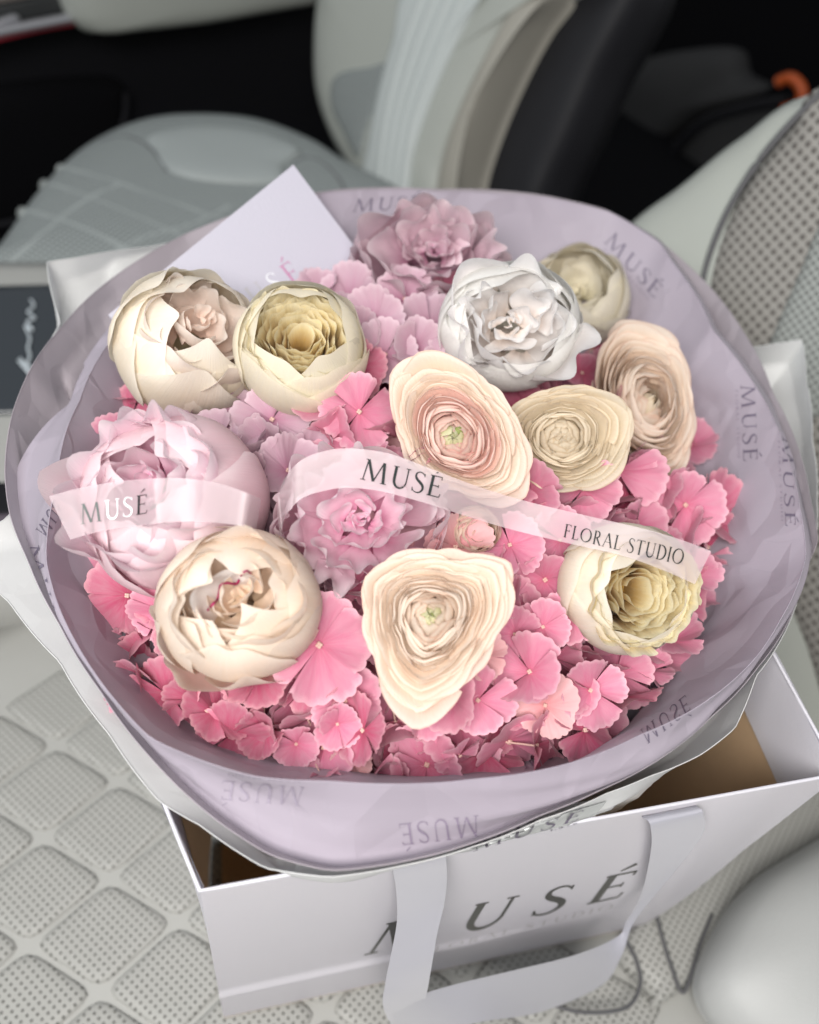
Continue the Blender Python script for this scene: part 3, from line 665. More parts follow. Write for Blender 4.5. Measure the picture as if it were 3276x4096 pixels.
# stems in the neck
st = empty('stem_bunch', (NX, NY, .012), 'bunch of green stems gathered inside the wraps', 'stems')
for k in range(26):
    a = k * 2.4; r_ = .035 * math.sqrt((k + .5) / 26)
    top = np.array([CEN[0] + r_ * 4.2 * cos(a), CEN[1] - .02 + r_ * 4.2 * sin(a), .335])
    tube('stem', catmull([(NX + r_ * cos(a), NY + r_ * sin(a), .02), (NX + r_ * cos(a), NY + r_ * sin(a), .12), lerp(np.array([NX, NY, .12]), top, .5), top], 8), .0028, M['green'], st, n=6)

# =================================================================== FLOWERS
def dome(x, y, top=.405):
    r2 = ((x - .0) / .20) ** 2 + ((y - .385) / .225) ** 2
    return top - .052 * r2 if r2 < 1.6 else top - .052 * 1.6
def ondome(px, py, lift=0.0):
    z = .40
    for _ in range(12):
        P = onz(px, py, z); z = dome(P[0], P[1]) + lift
    return onz(px, py, z)
def frame(P, ax, roll_deg=0):
    """ax: (right, up-the-picture) tilt of the flower's axis away from the line of sight; x axis laid at roll_deg in the picture"""
    v = C0 - P; v /= np.linalg.norm(v)
    rx = RT - v * RT.dot(v); rx /= np.linalg.norm(rx); uy = np.cross(v, rx)
    a, b_ = ax; c = math.sqrt(max(.02, 1 - a * a - b_ * b_)); z = rx * a + uy * b_ + v * c; z /= np.linalg.norm(z)
    rr = radians(roll_deg); x = rx * cos(rr) + uy * sin(rr); x = x - z * x.dot(z); x /= np.linalg.norm(x); y = np.cross(z, x)
    return Matrix(((x[0], y[0], z[0]), (x[1], y[1], z[1]), (x[2], y[2], z[2])))
rng = np.random.RandomState(5)
def petal_grid(nu, nv):
    u = np.linspace(-1, 1, nu); v = np.linspace(0, 1, nv); return np.meshgrid(u, v)
def wob(u, v, rs, k=3, f=3.0):
    s = 0
    for _ in range(k): s = s + np.sin(u * rs.uniform(1, f) + rs.uniform(0, 6.3)) * np.sin(v * rs.uniform(1, f) + rs.uniform(0, 6.3))
    return s / k
def cup_petal(R, a0, a1, phi, hw, rs, zs=1.0, ruf=.03, spiral=.04, nu=13, nv=11, tip=.14, notch=.04, flare=0.0, rf=7, off=(0, 0, 0), crump=.02, point=0.0, gfun=None):
    """sheet wrapped on a globe: a0..a1 polar angle in degrees from the flower's base"""
    U_, V_ = petal_grid(nu, nv)
    edge = 1 - tip * np.abs(U_) ** 2.6 - notch * (.5 + .5 * np.sin(U_ * rf + rs.uniform(0, 6))) + point * (1 - np.abs(U_)) 
    t = V_ * edge
    ang = np.radians(a0 + (a1 - a0) * t)
    phi_ = phi + U_ * hw * (.35 + .65 * np.sin(np.clip(t, 0, 1) * 2.2 + .35))
    rr = R * (1 + spiral * U_ + crump * wob(U_ * 2.2, V_ * 3, rs, 4, 3.5)) 
    rf2 = ruf * V_ ** 3 * np.sin(U_ * rf + rs.uniform(0, 6.3)) 
    rr = rr * (1 + rf2) + flare * R * np.clip(t - .55, 0, 1) ** 1.5 * 2
    g = gfun(phi_) if gfun else 1
    x = rr * np.sin(ang) * np.cos(phi_) * g; y = rr * np.sin(ang) * np.sin(phi_) * g; z = -rr * np.cos(ang) * zs
    z = z + ruf * .6 * R * V_ ** 2 * np.sin(U_ * rf * .8 + rs.uniform(0, 6.3))
    P = np.stack([x, y, z], -1).reshape(-1, 3) + np.array(off)
    return P, gridfaces(nv, nu), np.stack([(U_ + 1) / 2, V_], -1).reshape(-1, 2)
ALLF = []
def flower(name, label, cat, px, py, rpx, ax, build, roll=0, lift=0.0, scale=(1, 1, 1), group=None, deform=None, seed=1):
    P = ondome(px, py, lift); R = rpx / FPX * depth(P)
    P = P - ray(px, py) / np.linalg.norm(ray(px, py)) * R * .15
    o = empty(name, P, label, cat, group, rot=frame(P, ax, roll))
    rs = np.random.RandomState(seed); sc = np.array(scale) * R
    def add(res, mat, nm='petal', par=None):
        V, F, UVs = res
        if deform is not None: V = deform(V)
        ob = mesh(nm, V * sc, F, mat, par or o, uv=UVs, local=True); ALLF.append(ob); return ob
    build(add, rs); return o
def ball(R, mat, add, z=-.1, nm='flower_heart'):
    n, m_ = 14, 9; V, UVs = [], []
    for i in range(m_):
        a = pi * i / (m_ - 1)
        for k in range(n): V.append((R * sin(a) * cos(2 * pi * k / n), R * sin(a) * sin(2 * pi * k / n), R * cos(a) + z)); UVs.append((k / n, .1))
    add((np.array(V), gridfaces(m_, n, True), np.array(UVs)), mat, nm)
CR = (.86, .78, .66); IV = (.88, .84, .76)
M['cream'] = petal_mat('cream petal', [(0, (.62, .62, .36)), (.25, (.88, .79, .62)), (.8, (.92, .84, .71)), (1, (.94, .89, .80)), ], .42, .22)
M['cream2'] = petal_mat('warm ivory petal', [(0, (.86, .70, .52)), (.3, (.93, .77, .63)), (.8, (.92, .79, .67)), (1, (.94, .85, .76)), ], .42, .22)
M['blushin'] = petal_mat('blush inner petal', [(0, (.80, .60, .50)), (.5, (.86, .72, .64)), (1, (.88, .80, .74)), ], .42, .22)
M['yellowrose'] = petal_mat('pale yellow petal', [(0, (.74, .66, .36)), (.3, (.89, .81, .60)), (1, (.93, .88, .75)), ], .42, .22)
M['yellowin'] = petal_mat('yellow inner petal', [(0, (.60, .36, .08)), (.5, (.82, .60, .24)), (.8, (.90, .78, .48)), (1, (.92, .86, .66))], .35, .35)
M['whitep'] = petal_mat('white petal', [(0, (.84, .80, .70)), (.4, (.93, .91, .86)), (1, (.95, .94, .92)), ], .42, .22)
M['whitein'] = petal_mat('white inner petal', [(0, (.78, .66, .58)), (.4, (.88, .84, .82)), (1, (.94, .93, .93)), ], .42, .22)
M['pinkp'] = petal_mat('pale pink petal', [(0, (.82, .46, .53)), (.4, (.87, .59, .65)), (.85, (.89, .69, .74)), (1, (.92, .80, .83))], .42, .22, mott=.08)
M['pinkin'] = petal_mat('pink ruffled petal', [(0, (.74, .30, .46)), (.3, (.84, .54, .65)), (.75, (.87, .68, .75)), (1, (.91, .80, .84)), ], .42, .22)
M['mauve'] = petal_mat('mauve petal', [(0, (.50, .24, .34)), (.4, (.66, .45, .53)), (.85, (.75, .57, .63)), (1, (.82, .68, .72))], .35, .3)
M['magenta'] = plain('magenta petal edge', (.35, .01, .10), .5)
M['ranun'] = petal_mat('ranunculus cream petal', [(0, (.82, .62, .45)), (.6, (.89, .75, .62)), (.93, (.91, .80, .70)), (1, (.82, .63, .52))], .42, .3, mott=.08)
M['ranun_pink'] = petal_mat('ranunculus pink petal', [(0, (.80, .46, .40)), (.6, (.88, .63, .55)), (.92, (.90, .74, .66)), (1, (.82, .52, .48))], .42, .3, mott=.08)
M['ranun_grn'] = petal_mat('ranunculus green heart', [(0, (.30, .36, .10)), (.6, (.62, .66, .34)), (1, (.82, .80, .55))], .3, .3)
M['ranun_beige'] = petal_mat('ranunculus beige petal', [(0, (.66, .54, .36)), (.6, (.80, .69, .52)), (.93, (.84, .75, .61)), (1, (.70, .58, .42))], .4, .3, mott=.08)
M['beige'] = petal_mat('greenish beige petal', [(0, (.70, .64, .44)), (.5, (.84, .78, .62)), (1, (.88, .83, .71))], .35, .3)
M['hyd'] = petal_mat('hydrangea pink', [(0, (.62, .17, .27)), (.35, (.65, .23, .34)), (.85, (.67, .29, .39)), (1, (.79, .46, .54))], .2, .22, mott=.10, ush=12)
M['hyd_deep'] = petal_mat('hydrangea deep pink', [(0, (.42, .07, .13)), (.4, (.52, .14, .22)), (.85, (.56, .20, .28)), (1, (.70, .36, .42))], .2, .22, mott=.14, ush=12)
M['hyd_mauve'] = petal_mat('hydrangea mauve', [(0, (.42, .18, .27)), (.4, (.50, .30, .38)), (.85, (.56, .38, .45)), (1, (.66, .50, .56))], .2, .22, mott=.10, ush=12)
M['hyd_salmon'] = petal_mat('hydrangea salmon', [(0, (.70, .28, .30)), (.4, (.74, .38, .40)), (1, (.80, .50, .51))], .2, .22, mott=.10, ush=12)
M['bead'] = plain('floret bead', (.66, .44, .38), .6, .3, .2, 400)
M['hyd_core'] = plain('hydrangea stuffing', (.20, .04, .08), .9, .1, .4, 120)  # dark fill colour for the gaps between florets

def topz(R, a1, zs, want): return want + R * cos(radians(a1)) * zs
def peony(outer, inner, n_out=7, a_open=118, zs=.95, ruf=.03, n_in=(7, 6, 5, 4), ain=112, rin=(.80, .62, .44, .26), inruf=.10, pointy=0.0, tipk=.2, inner_mat2=None, crump=.03, jit=.10, zt_=(.62, .62, .58, .50), rfr=(3, 6), layers=3, spread=9, nin=.04, guard=()):
    """globe of broad overlapping petals round a heart of folded ones"""
    def b(add, rs):
        ball(.22, inner, add, z=-.85)
        for li in range(layers):
            R = 1.0 - .04 * li; n = n_out - (li > 0); ph = rs.uniform(0, 6.3)
            for k in range(n):
                a1 = a_open - 10 + 9 * li + rs.uniform(-spread, spread)
                add(cup_petal(R * rs.uniform(.98, 1.03), 4, a1, ph + 2 * pi * k / n + rs.uniform(-.2, .2), pi / n * 1.6, rs, zs * rs.uniform(.97, 1.04), ruf, .035, tip=tipk, notch=.03, point=pointy * rs.uniform(0, 1), nu=17, nv=15, crump=crump, rf=rs.uniform(3, 6), flare=rs.uniform(-.06, .10)), outer)
        for gp, gR, g0, g1_, ghw, gfl in guard:
            add(cup_petal(gR, g0, g1_, radians(gp), ghw, rs, zs, .04, .02, tip=.2, notch=.02, point=.12, nu=17, nv=13, crump=.03, rf=4, flare=gfl), outer)
        for R, n, zt0 in list(zip(rin, n_in, zt_)) + [(.15, 4, zt_[-1] - .03), (.07, 3, zt_[-1] - .06)]:
            ph = rs.uniform(0, 6.3)
            for k in range(n):
                a = ph + 2 * pi * k / n + rs.uniform(-.3, .3); r_ = R * rs.uniform(.85, 1.12); a1 = ain + rs.uniform(-20, 14); z_ = zs * rs.uniform(.95, 1.15)
                add(cup_petal(r_, 25, a1, a, pi / n * rs.uniform(1.0, 1.7), rs, z_, inruf, .06, rf=rs.uniform(*rfr), tip=.18, notch=nin, nu=21, nv=12, flare=rs.uniform(-.1, .16),
                              off=(jit * rs.uniform(-1, 1), jit * rs.uniform(-1, 1), topz(r_, a1, z_, zt0 + rs.uniform(-.10, .08))), crump=.08), inner_mat2 if (inner_mat2 and rs.rand() < .25) else inner)
    return b
def clip_open(outer, inner, n_out, a_open, k_in=26, zin=.42, inr=.55, **kw):
    """globe with upright rippled petals packed in its mouth"""
    def b(add, rs):
        ball(.4, inner, add, z=-.7)
        for li, (R, da, n) in enumerate([(1.0, -16, n_out), (.95, -5, n_out), (.90, 4, n_out)]):
            ph = rs.uniform(0, 6.3)
            for k in range(n):
                add(cup_petal(R, 4, a_open + da + rs.uniform(-8, 7), ph + 2 * pi * k / n + rs.uniform(-.12, .12), pi / n * 1.65, rs, 1.0, .02, .03, tip=.16, notch=.025, nu=19, nv=15, crump=.025, rf=rs.uniform(3, 6)), outer)
        for k in range(k_in):
            r_ = .05 + inr * math.sqrt((k + .5) / k_in); a = k * 2.4 + rs.uniform(-.3, .3); sp = min(2.8, rs.uniform(.40, .70) / r_)
            U_, V_ = petal_grid(45, 8); th = a + U_ * sp; lean = rs.uniform(.02, .16)
            wg = rs.uniform(.018, .034) * np.sin(U_ * sp * r_ * rs.uniform(16, 24) + rs.uniform(0, 6.3)) + .02 * np.sin(U_ * 5 + rs.uniform(0, 6.3))
            rho = r_ + lean * V_ ** 2 + wg * (.35 + .65 * V_); zt0 = zin + .16 * (r_ / inr) ** 2 - .10 + rs.uniform(-.05, .06)
            z = -.35 + (zt0 + .35) * V_ * (1 - .10 * np.abs(U_) ** 3) + .02 * V_ * np.sin(U_ * 9 + rs.uniform(0, 6)) + .015 * V_ * np.sin(U_ * 23 + rs.uniform(0, 6))
            add((np.stack([rho * np.cos(th), rho * np.sin(th), z], -1).reshape(-1, 3), gridfaces(8, 45), np.stack([(U_ + 1) / 2, V_], -1).reshape(-1, 2)), inner)
    return b
def ranunculus(outer, mid, heart, layers=15, n=7, depth_=.45, g=None, rise=.30, power=1.5, eye=(0, 0), inner_mat=None):
    def b(add, rs):
        ball(.07, M['ranun_grn'] if heart is None else heart, add, z=rise - .16, nm='flower_heart')
        for li in range(layers):
            t = (li + 1) / layers; r_ = .08 + .92 * t ** .92
            nn = max(4, int(n * (.6 + .3 * t))); ph = rs.uniform(0, 6.3)
            ztop = rise * (1 - t ** power) - .05 * (li % 2)
            mat = heart if (t < .15 and heart is not None) else (mid if t < .66 else outer)
            if inner_mat and .15 <= t < .45: mat = inner_mat
            for k in range(nn):
                U_, V_ = petal_grid(19, 8); phi = ph + 2 * pi * k / nn + rs.uniform(-.15, .15); hw = pi / nn * 1.5; zj = rs.uniform(-.05, .05); rj = rs.uniform(.91, 1.06)
                ed = 1 - .30 * np.abs(U_) ** 2.6 - .03 * (np.sin(U_ * 7 + rs.uniform(0, 6)) * .5 + .5)
                tt = V_ * ed; P_ = phi + U_ * hw * (.55 + .45 * tt)
                lean = (-.10 / r_ - .45 * (1 - t / .35) if t < .35 else -.10 + .23 * (t - .35) / .65)      # hearts close in, outer petals lie open
                k2 = np.clip(tt - .5, 0, 1) / .5
                rho = rj * r_ * (.40 + .56 * np.sin(np.clip(tt / .75, 0, 1) * pi / 2)) + (lean * r_ if t < .35 else lean) * k2 ** 1.5 + .012 * U_ + .018 * k2 * np.sin(U_ * rs.uniform(2.5, 5) + rs.uniform(0, 6.3)) * (.4 + t)
                zb = -depth_ * (.3 + .7 * t)
                zz = zb + (ztop + zj - zb) * (np.sin(np.clip(tt / .9, 0, 1) * pi / 2) if t > .35 else tt ** 1.1) + .014 * k2 * np.sin(U_ * 5 + rs.uniform(0, 6.3))
                gg = 1 + (g(P_) - 1) * t ** .7 if g else 1
                x = rho * np.cos(P_) * gg + eye[0] * (1 - t); y = rho * np.sin(P_) * gg + eye[1] * (1 - t)
                add((np.stack([x, y, zz], -1).reshape(-1, 3), gridfaces(8, 19), np.stack([(U_ + 1) / 2, V_], -1).reshape(-1, 2)), mat)
    return b
def gpoly(pts):
    """outline (bearing deg, radius) -> smooth radius by bearing"""
    A = np.array([p_[0] for p_ in pts], float); R = np.array([p_[1] for p_ in pts], float); A = np.r_[A[-1] - 360, A, A[0] + 360]; R = np.r_[R[-1], R, R[0]]
    tb = np.linspace(-180, 540, 361); v = np.interp(tb, np.r_[A - 360, A, A + 360][np.argsort(np.r_[A - 360, A, A + 360])] if False else A, R) if False else None
    def f(ph):
        d = np.degrees(ph) % 360; return np.interp(d, A, R)
    return f

# --- large blooms ------------------------------------------------------
flower('peony', 'cream peony at the upper left, lying in front of the white card', 'peony', 188, 345, 70, (.28, .44), peony(M['cream'], M['blushin'], 6, 140, ruf=.04, tipk=.26, n_in=(5, 5, 4), ain=108, rin=(.74, .54, .34), zt_=(.74, .72, .68), spread=12), roll=20, lift=.030, scale=(1.03, 1.0, 1.08), seed=12)
flower('garden_rose', 'pale yellow globe rose with rippled golden centre, right of the card edge', 'rose', 301, 350, 65, (.02, .42), clip_open(M['yellowrose'], M['yellowin'], 5, 140, 32, zin=.50, inr=.62), roll=10, lift=.022, scale=(1, 1, 1.08), seed=22)
flower('peony', 'dusky mauve peony at the far top edge of the bouquet', 'peony', 430, 272, 70, (.02, .46), peony(M['mauve'], M['mauve'], 8, 100, ruf=.08, tipk=.28, n_in=(8, 7, 6, 5), ain=94, inruf=.12, zs=1.15, zt_=(.72, .8, .8, .75), nin=.06, spread=14), lift=.016, scale=(1.12, 1, 1.05), seed=33)
flower('peony', 'white peony with crumpled white heart at the upper right', 'peony', 508, 328, 66, (.12, .22), peony(M['whitep'], M['whitein'], 6, 132, n_in=(6, 6, 6, 4), ain=106, inruf=.13, jit=.18, zt_=(.72, .78, .78, .72), spread=12), lift=.026, scale=(1.04, .95, 1), seed=41)
flower('rose', 'greenish beige rose seen from the side, behind the white peony', 'rose', 576, 302, 50, (.12, .55), peony(M['beige'], M['beige'], 5, 138, n_in=(5, 5, 4), ain=112, inruf=.06, ruf=.03, zs=1.15), lift=.012, scale=(1, 1, 1), seed=52)
flower('peony', 'big pale pink peony at the left under the ribbon, silky outer petals', 'peony', 174, 503, 90, (-.42, .26), peony(M['pinkp'], M['pinkin'], 6, 156, n_in=(7, 6, 5, 4), ain=112, inruf=.12, ruf=.03, crump=.05, zt_=(.88, .86, .84, .8), spread=10, guard=((125, 1.12, 10, 105, .45, .35), (250, 1.06, 5, 95, .7, .08), (150, 1.08, 10, 92, .3, .3))), roll=40, lift=.018, scale=(1.0, .98, 1.02), seed=61)
flower('peony', 'pink ruffled peony in the middle under the ribbon loop', 'peony', 360, 522, 80, (.0, .14), peony(M['pinkp'], M['pinkin'], 7, 97, n_in=(12, 10, 8, 6, 4), ain=106, inruf=.10, rin=(1.0, .82, .62, .42, .22), jit=.08, zt_=(.34, .50, .60, .62, .62), rfr=(3, 6)), lift=.014, scale=(1.05, .95, .95), seed=73)
p7 = flower('peony', 'ivory peony with magenta-edged heart, below the big pink one', 'peony', 240, 605, 76, (-.10, .16), peony(M['cream2'], M['cream2'], 6, 145, n_in=(5, 5, 4, 4), ain=118, inruf=.06, ruf=.03, inner_mat2=M['whitein'], crump=.035, jit=.10, tipk=.24, pointy=.10, zt_=(.86, .86, .84, .82), spread=12, guard=((236, 1.14, 5, 96, .42, .10), (275, 1.07, 5, 104, .55, .04), (205, 1.05, 5, 108, .5, .05))), roll=0, lift=.026, scale=(1.05, .98, 1), seed=84)
flower('garden_rose', 'cream rose with ruffled yellow heart, right, under the ribbon end', 'rose', 625, 588, 66, (.38, -.12), clip_open(M['cream'], M['yellowin'], 5, 140, 30, zin=.64, inr=.70), lift=.018, scale=(1.0, .98, 1.05), seed=95)
g3 = gpoly([(15, 1.25), (35, 1.35), (60, .98), (95, .92), (130, 1.02), (150, 1.08), (175, .95), (215, .95), (250, 1.35), (262, 1.45), (280, 1.22), (310, 1.0), (345, 1.0)])
flower('ranunculus', 'large cream ranunculus with green eye at the bottom centre', 'ranunculus', 430, 617, 67, (.0, .10), ranunculus(M['ranun'], M['ranun'], M['ranun_grn'], 26, 8, g=g3), lift=.032, seed=101)
g1 = gpoly([(0, .88), (35, .75), (60, .78), (90, 1.0), (118, 1.22), (140, 1.20), (165, .95), (190, .80), (235, .78), (270, .85), (300, 1.15), (318, 1.22), (340, 1.05)])
flower('ranunculus', 'peach-pink ranunculus in the upper centre touching the ribbon', 'ranunculus', 458, 432, 67, (.05, .10), ranunculus(M['ranun'], M['ranun_pink'], M['ranun_grn'], 24, 8, g=g1, eye=(-.1, -.12), inner_mat=M['ranun_pink']), lift=.026, seed=113)
g2 = gpoly([(0, 1.1), (20, 1.15), (45, .95), (80, .72), (110, .72), (140, .85), (165, 1.0), (190, .98), (225, .85), (260, .85), (300, .90), (335, 1.0)])
flower('ranunculus', 'beige folded ranunculus right of the peach-pink one', 'ranunculus', 562, 437, 62, (.10, .12), ranunculus(M['ranun_beige'], M['ranun_beige'], M['ranun_beige'], 21, 8, g=g2, rise=.1), lift=.020, deform=lambda V: np.stack([V[:, 0], V[:, 1], V[:, 2] + .42 * np.abs(V[:, 1] + .05) ** 1.0 - .1], 1), seed=127)
g4 = gpoly([(0, .85), (30, .9), (60, 1.15), (110, 1.2), (150, .9), (180, .75), (220, .85), (260, 1.05), (300, 1.15), (330, .95)])
flower('ranunculus', 'blush ranunculus seen from its side against the right wrap', 'ranunculus', 643, 405, 64, (.45, .35), ranunculus(M['ranun'], M['ranun'], M['ranun_beige'], 22, 8, g=g4, rise=.40, depth_=.8), lift=.012, roll=0, scale=(1, 1.12, 1), seed=139)
flower('ranunculus', 'small blush bud tucked between the pink peony and the ribbon', 'ranunculus', 475, 530, 24, (.2, -.2), peony(M['ranun'], M['ranun'], 5, 120, n_in=(5, 4, 3)), lift=.006, seed=150)

# --- hydrangea ----------------------------------------------------------
def hyd_petal(seed, L=1.0):
    rs = np.random.RandomState(seed); U_, V_ = petal_grid(29, 9)
    # broad scalloped fan
    edge = 1 - .16 * np.abs(U_) ** 2.5 + .075 * np.abs(np.sin(U_ * rs.uniform(8, 11) + rs.uniform(0, 3))) ** .7 - .08 * np.exp(-(U_ / .16) ** 2) * rs.uniform(0, 1)
    th = U_ * radians(rs.uniform(42, 50)) * (1 - .08 * V_); r_ = .05 + V_ * edge * L
    x = r_ * np.cos(th) * 1.0; y = r_ * np.sin(th) * 1.05
    z = rs.uniform(.05, .22) * V_ ** 2 - rs.uniform(.0, .10) * V_ ** 3 + .06 * V_ * np.sin(U_ * 4 + rs.uniform(0, 6)) + .16 * (U_ ** 2) * V_ * rs.choice([-1, 1, 1]) + .015 * V_ ** 3 * np.sin(U_ * 9 + rs.uniform(0, 6))
    V = np.stack([x, y, z], -1).reshape(-1, 3)
    return V, gridfaces(9, 29), np.stack([(U_ + 1) / 2, V_], -1).reshape(-1, 2)
PETALS = {}
for mk in ('hyd', 'hyd_deep', 'hyd_mauve', 'hyd_salmon'):
    PETALS[mk] = []
    for s in range(10):
        V, F, UVs = hyd_petal(400 + s)
        me = bpy.data.meshes.new('petal'); me.from_pydata([tuple(v) for v in V], [], F)
        ul = me.uv_layers.new(name='UVMap'); li = np.empty(len(me.loops), dtype=np.int32); me.loops.foreach_get('vertex_index', li); ul.data.foreach_set('uv', UVs[li].astype(np.float32).ravel())
        me.polygons.foreach_set('use_smooth', [True] * len(me.polygons)); me.materials.append(M[mk]); PETALS[mk].append(me)
bead_me = bpy.data.meshes.new('floret')
_V, _F = [], []
def _addball(c, r_):
    b0 = len(_V); n = 8
    for i in range(6):
        a = pi * i / 5
        for k in range(n): _V.append((c[0] + r_ * sin(a) * cos(2 * pi * k / n), c[1] + r_ * sin(a) * sin(2 * pi * k / n), c[2] + r_ * cos(a)))
    for i in range(5):
        for k in range(n): _F.append((b0 + i * n + k, b0 + i * n + (k + 1) % n, b0 + (i + 1) * n + (k + 1) % n, b0 + (i + 1) * n + k))
for k in range(4): _addball((.038 * cos(k * pi / 2), .038 * sin(k * pi / 2), .055), .042)
# short stalk below the bead
b0 = len(_V)
for z in (.05, -.8):
    for k in range(6): _V.append((.03 * cos(k * pi / 3), .03 * sin(k * pi / 3), z))
for k in range(6): _F.append((b0 + k, b0 + (k + 1) % 6, b0 + 6 + (k + 1) % 6, b0 + 6 + k))
bead_me.from_pydata(_V, [], _F); bead_me.polygons.foreach_set('use_smooth', [True] * len(_F)); bead_me.materials.append(M['bead'])
HEADS = [  # frame x, y, colour, label
    (120, 390, 'hyd_deep', 'coral pink hydrangea head left of the cream peony by the card'),
    (100, 590, 'hyd_deep', 'rose pink hydrangea head below the big pale pink peony at the left rim'),
    (200, 735, 'hyd_deep', 'deep pink hydrangea head under the ivory peony at the front rim'),
    (345, 720, 'hyd', 'pink hydrangea head at the front rim left of the cream ranunculus tip'),
    (520, 690, 'hyd', 'bright pink hydrangea head right of the cream ranunculus at the front'),
    (640, 670, 'hyd', 'pink hydrangea head in front of the yellow-hearted cream rose'),
    (675, 500, 'hyd', 'pink hydrangea head under the ribbon end at the right rim'),
    (545, 575, 'hyd', 'pink hydrangea head between the cream ranunculus and the cream rose'),
    (600, 360, 'hyd_deep', 'small deep pink hydrangea head between white peony and side-facing ranunculus'),
    (385, 310, 'hyd_mauve', 'mauve hydrangea head in front of the dusky mauve peony'),
    (345, 420, 'hyd', 'pink hydrangea head below the pale yellow globe rose'),
    (265, 450, 'hyd_mauve', 'dusty mauve hydrangea head between big pink peony and globe rose'),
    (430, 365, 'hyd_deep', 'rose hydrangea head between the mauve head and the white peony'),
]
HO = []
for hx, hy, hc, lab in HEADS:
    hx2, hy2 = 395 + (hx - 395) * .78, 500 + (hy - 500) * .78; P = ondome(hx2, hy2, -.055); v = P - np.array([NX, NY, .2]); v /= np.linalg.norm(v)
    o = empty('hydrangea_head', P, lab, 'hydrangea'); HO.append((np.array(P), o, hc, [hx, hy]))
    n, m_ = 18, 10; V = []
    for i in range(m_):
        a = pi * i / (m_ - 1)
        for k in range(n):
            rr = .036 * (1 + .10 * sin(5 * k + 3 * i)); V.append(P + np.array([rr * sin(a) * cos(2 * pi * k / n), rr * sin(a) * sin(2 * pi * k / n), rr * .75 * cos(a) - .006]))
    ho = mesh('floret_cluster', V, gridfaces(m_, n, True), M['hyd_core'], o)  # added dark stuffing that closes the gaps between florets
def floret(P, nrm, size, mk, spin, head, rs, cup=None, p4=None):
    z = Vector(nrm).normalized(); x = z.orthogonal().normalized(); x = Matrix.Rotation(spin, 3, z) @ x; y = z.cross(x)
    mw = Matrix.Identity(4)
    for i in range(3): mw[i][0] = x[i] * size; mw[i][1] = y[i] * size; mw[i][2] = z[i] * size; mw[i][3] = P[i]
    f = bpy.data.objects.new('floret', bead_me); COL.objects.link(f); f.parent = head
    f.matrix_basis = parent_matrix(head).inverted() @ mw
    cu = rs.uniform(-.95, .25) if cup is None else cup
    for k in range(4):
        pt = bpy.data.objects.new('petal', PETALS[mk][rs.randint(10)]); COL.objects.link(pt); pt.parent = f
        s = rs.uniform(.88, 1.1)
        pt.matrix_basis = Matrix.Rotation(k * pi / 2 + rs.uniform(-.12, .12), 4, 'Z') @ Matrix.Translation((0, 0, .012 * (k % 2))) @ Matrix.Rotation(cu + rs.uniform(-.18, .18), 4, 'Y') @ Matrix.Rotation(rs.uniform(-.15, .15), 4, 'X') @ Matrix.Scale(s, 4)
    ALLF.append(f)
# big blooms' footprints in the frame, so that florets fill only what shows between them
BIG = [(188, 345, 60), (301, 350, 56), (420, 255, 52), (508, 330, 60), (574, 306, 30), (174, 503, 80), (364, 522, 66), (240, 605, 70), (625, 588, 54), (430, 619, 58), (458, 432, 54), (562, 437, 46), (645, 405, 46)]
import_poly = [(75, 470), (62, 430), (75, 395), (82, 365), (100, 340), (118, 335), (150, 330), (240, 330), (320, 300), (350, 280), (395, 270), (440, 290), (480, 330), (560, 340), (600, 318), (630, 305), (646, 325), (660, 380), (690, 440), (708, 490), (710, 545), (690, 590), (680, 640), (650, 680), (610, 715), (575, 745), (500, 752), (450, 760), (420, 782), (330, 792), (250, 780), (180, 745), (140, 700), (120, 655), (90, 620), (62, 580), (55, 545), (75, 520)]
def inside(x, y, poly):
    c = False; n = len(poly)
    for i in range(n):
        x0, y0 = poly[i]; x1, y1 = poly[(i + 1) % n]
        if (y0 > y) != (y1 > y) and x < (x1 - x0) * (y - y0) / (y1 - y0) + x0: c = not c
    return c
rs = np.random.RandomState(77)
placed = []
def put(x, y, spx, lift, mk=None, ax=None, cup=None, spin=None):
    P = ondome(x, y, lift)
    d_ = P - CEN; b_ = math.atan2(d_[1], d_[0]); kk = int((b_ + pi) / (2 * pi) * NT) % NT; lim = np.hypot(*(RB[kk, :2] - CEN[:2])) * .955 - .55 * spx / FPX * depth(P)
    if math.hypot(d_[0], d_[1]) > lim: P[:2] = CEN[:2] + d_[:2] * lim / math.hypot(d_[0], d_[1])
    h = min(HO, key=lambda h_: (h_[3][0] - x) ** 2 + (h_[3][1] - y) ** 2)
    n0 = np.array([P[0] - .01, P[1] - .36, .13]); n0 /= np.linalg.norm(n0); v = C0 - P; v /= np.linalg.norm(v)
    if ax is None: nrm = n0 * .75 + v * .45 + rs.normal(0, .66, 3)
    else: nrm = np.array(frame(P, ax).col[2])
    size = spx / FPX * depth(P)
    m_ = mk or h[2]
    if mk is None and m_ == 'hyd' and rs.rand() < .25: m_ = 'hyd_deep'
    if mk is None and m_ == 'hyd' and rs.rand() < .12: m_ = 'hyd_salmon'
    if mk is None and m_ == 'hyd_deep' and rs.rand() < .3: m_ = 'hyd'
    floret(P, nrm, size, m_, rs.uniform(0, 6.3) if spin is None else spin, h[1], rs, cup)
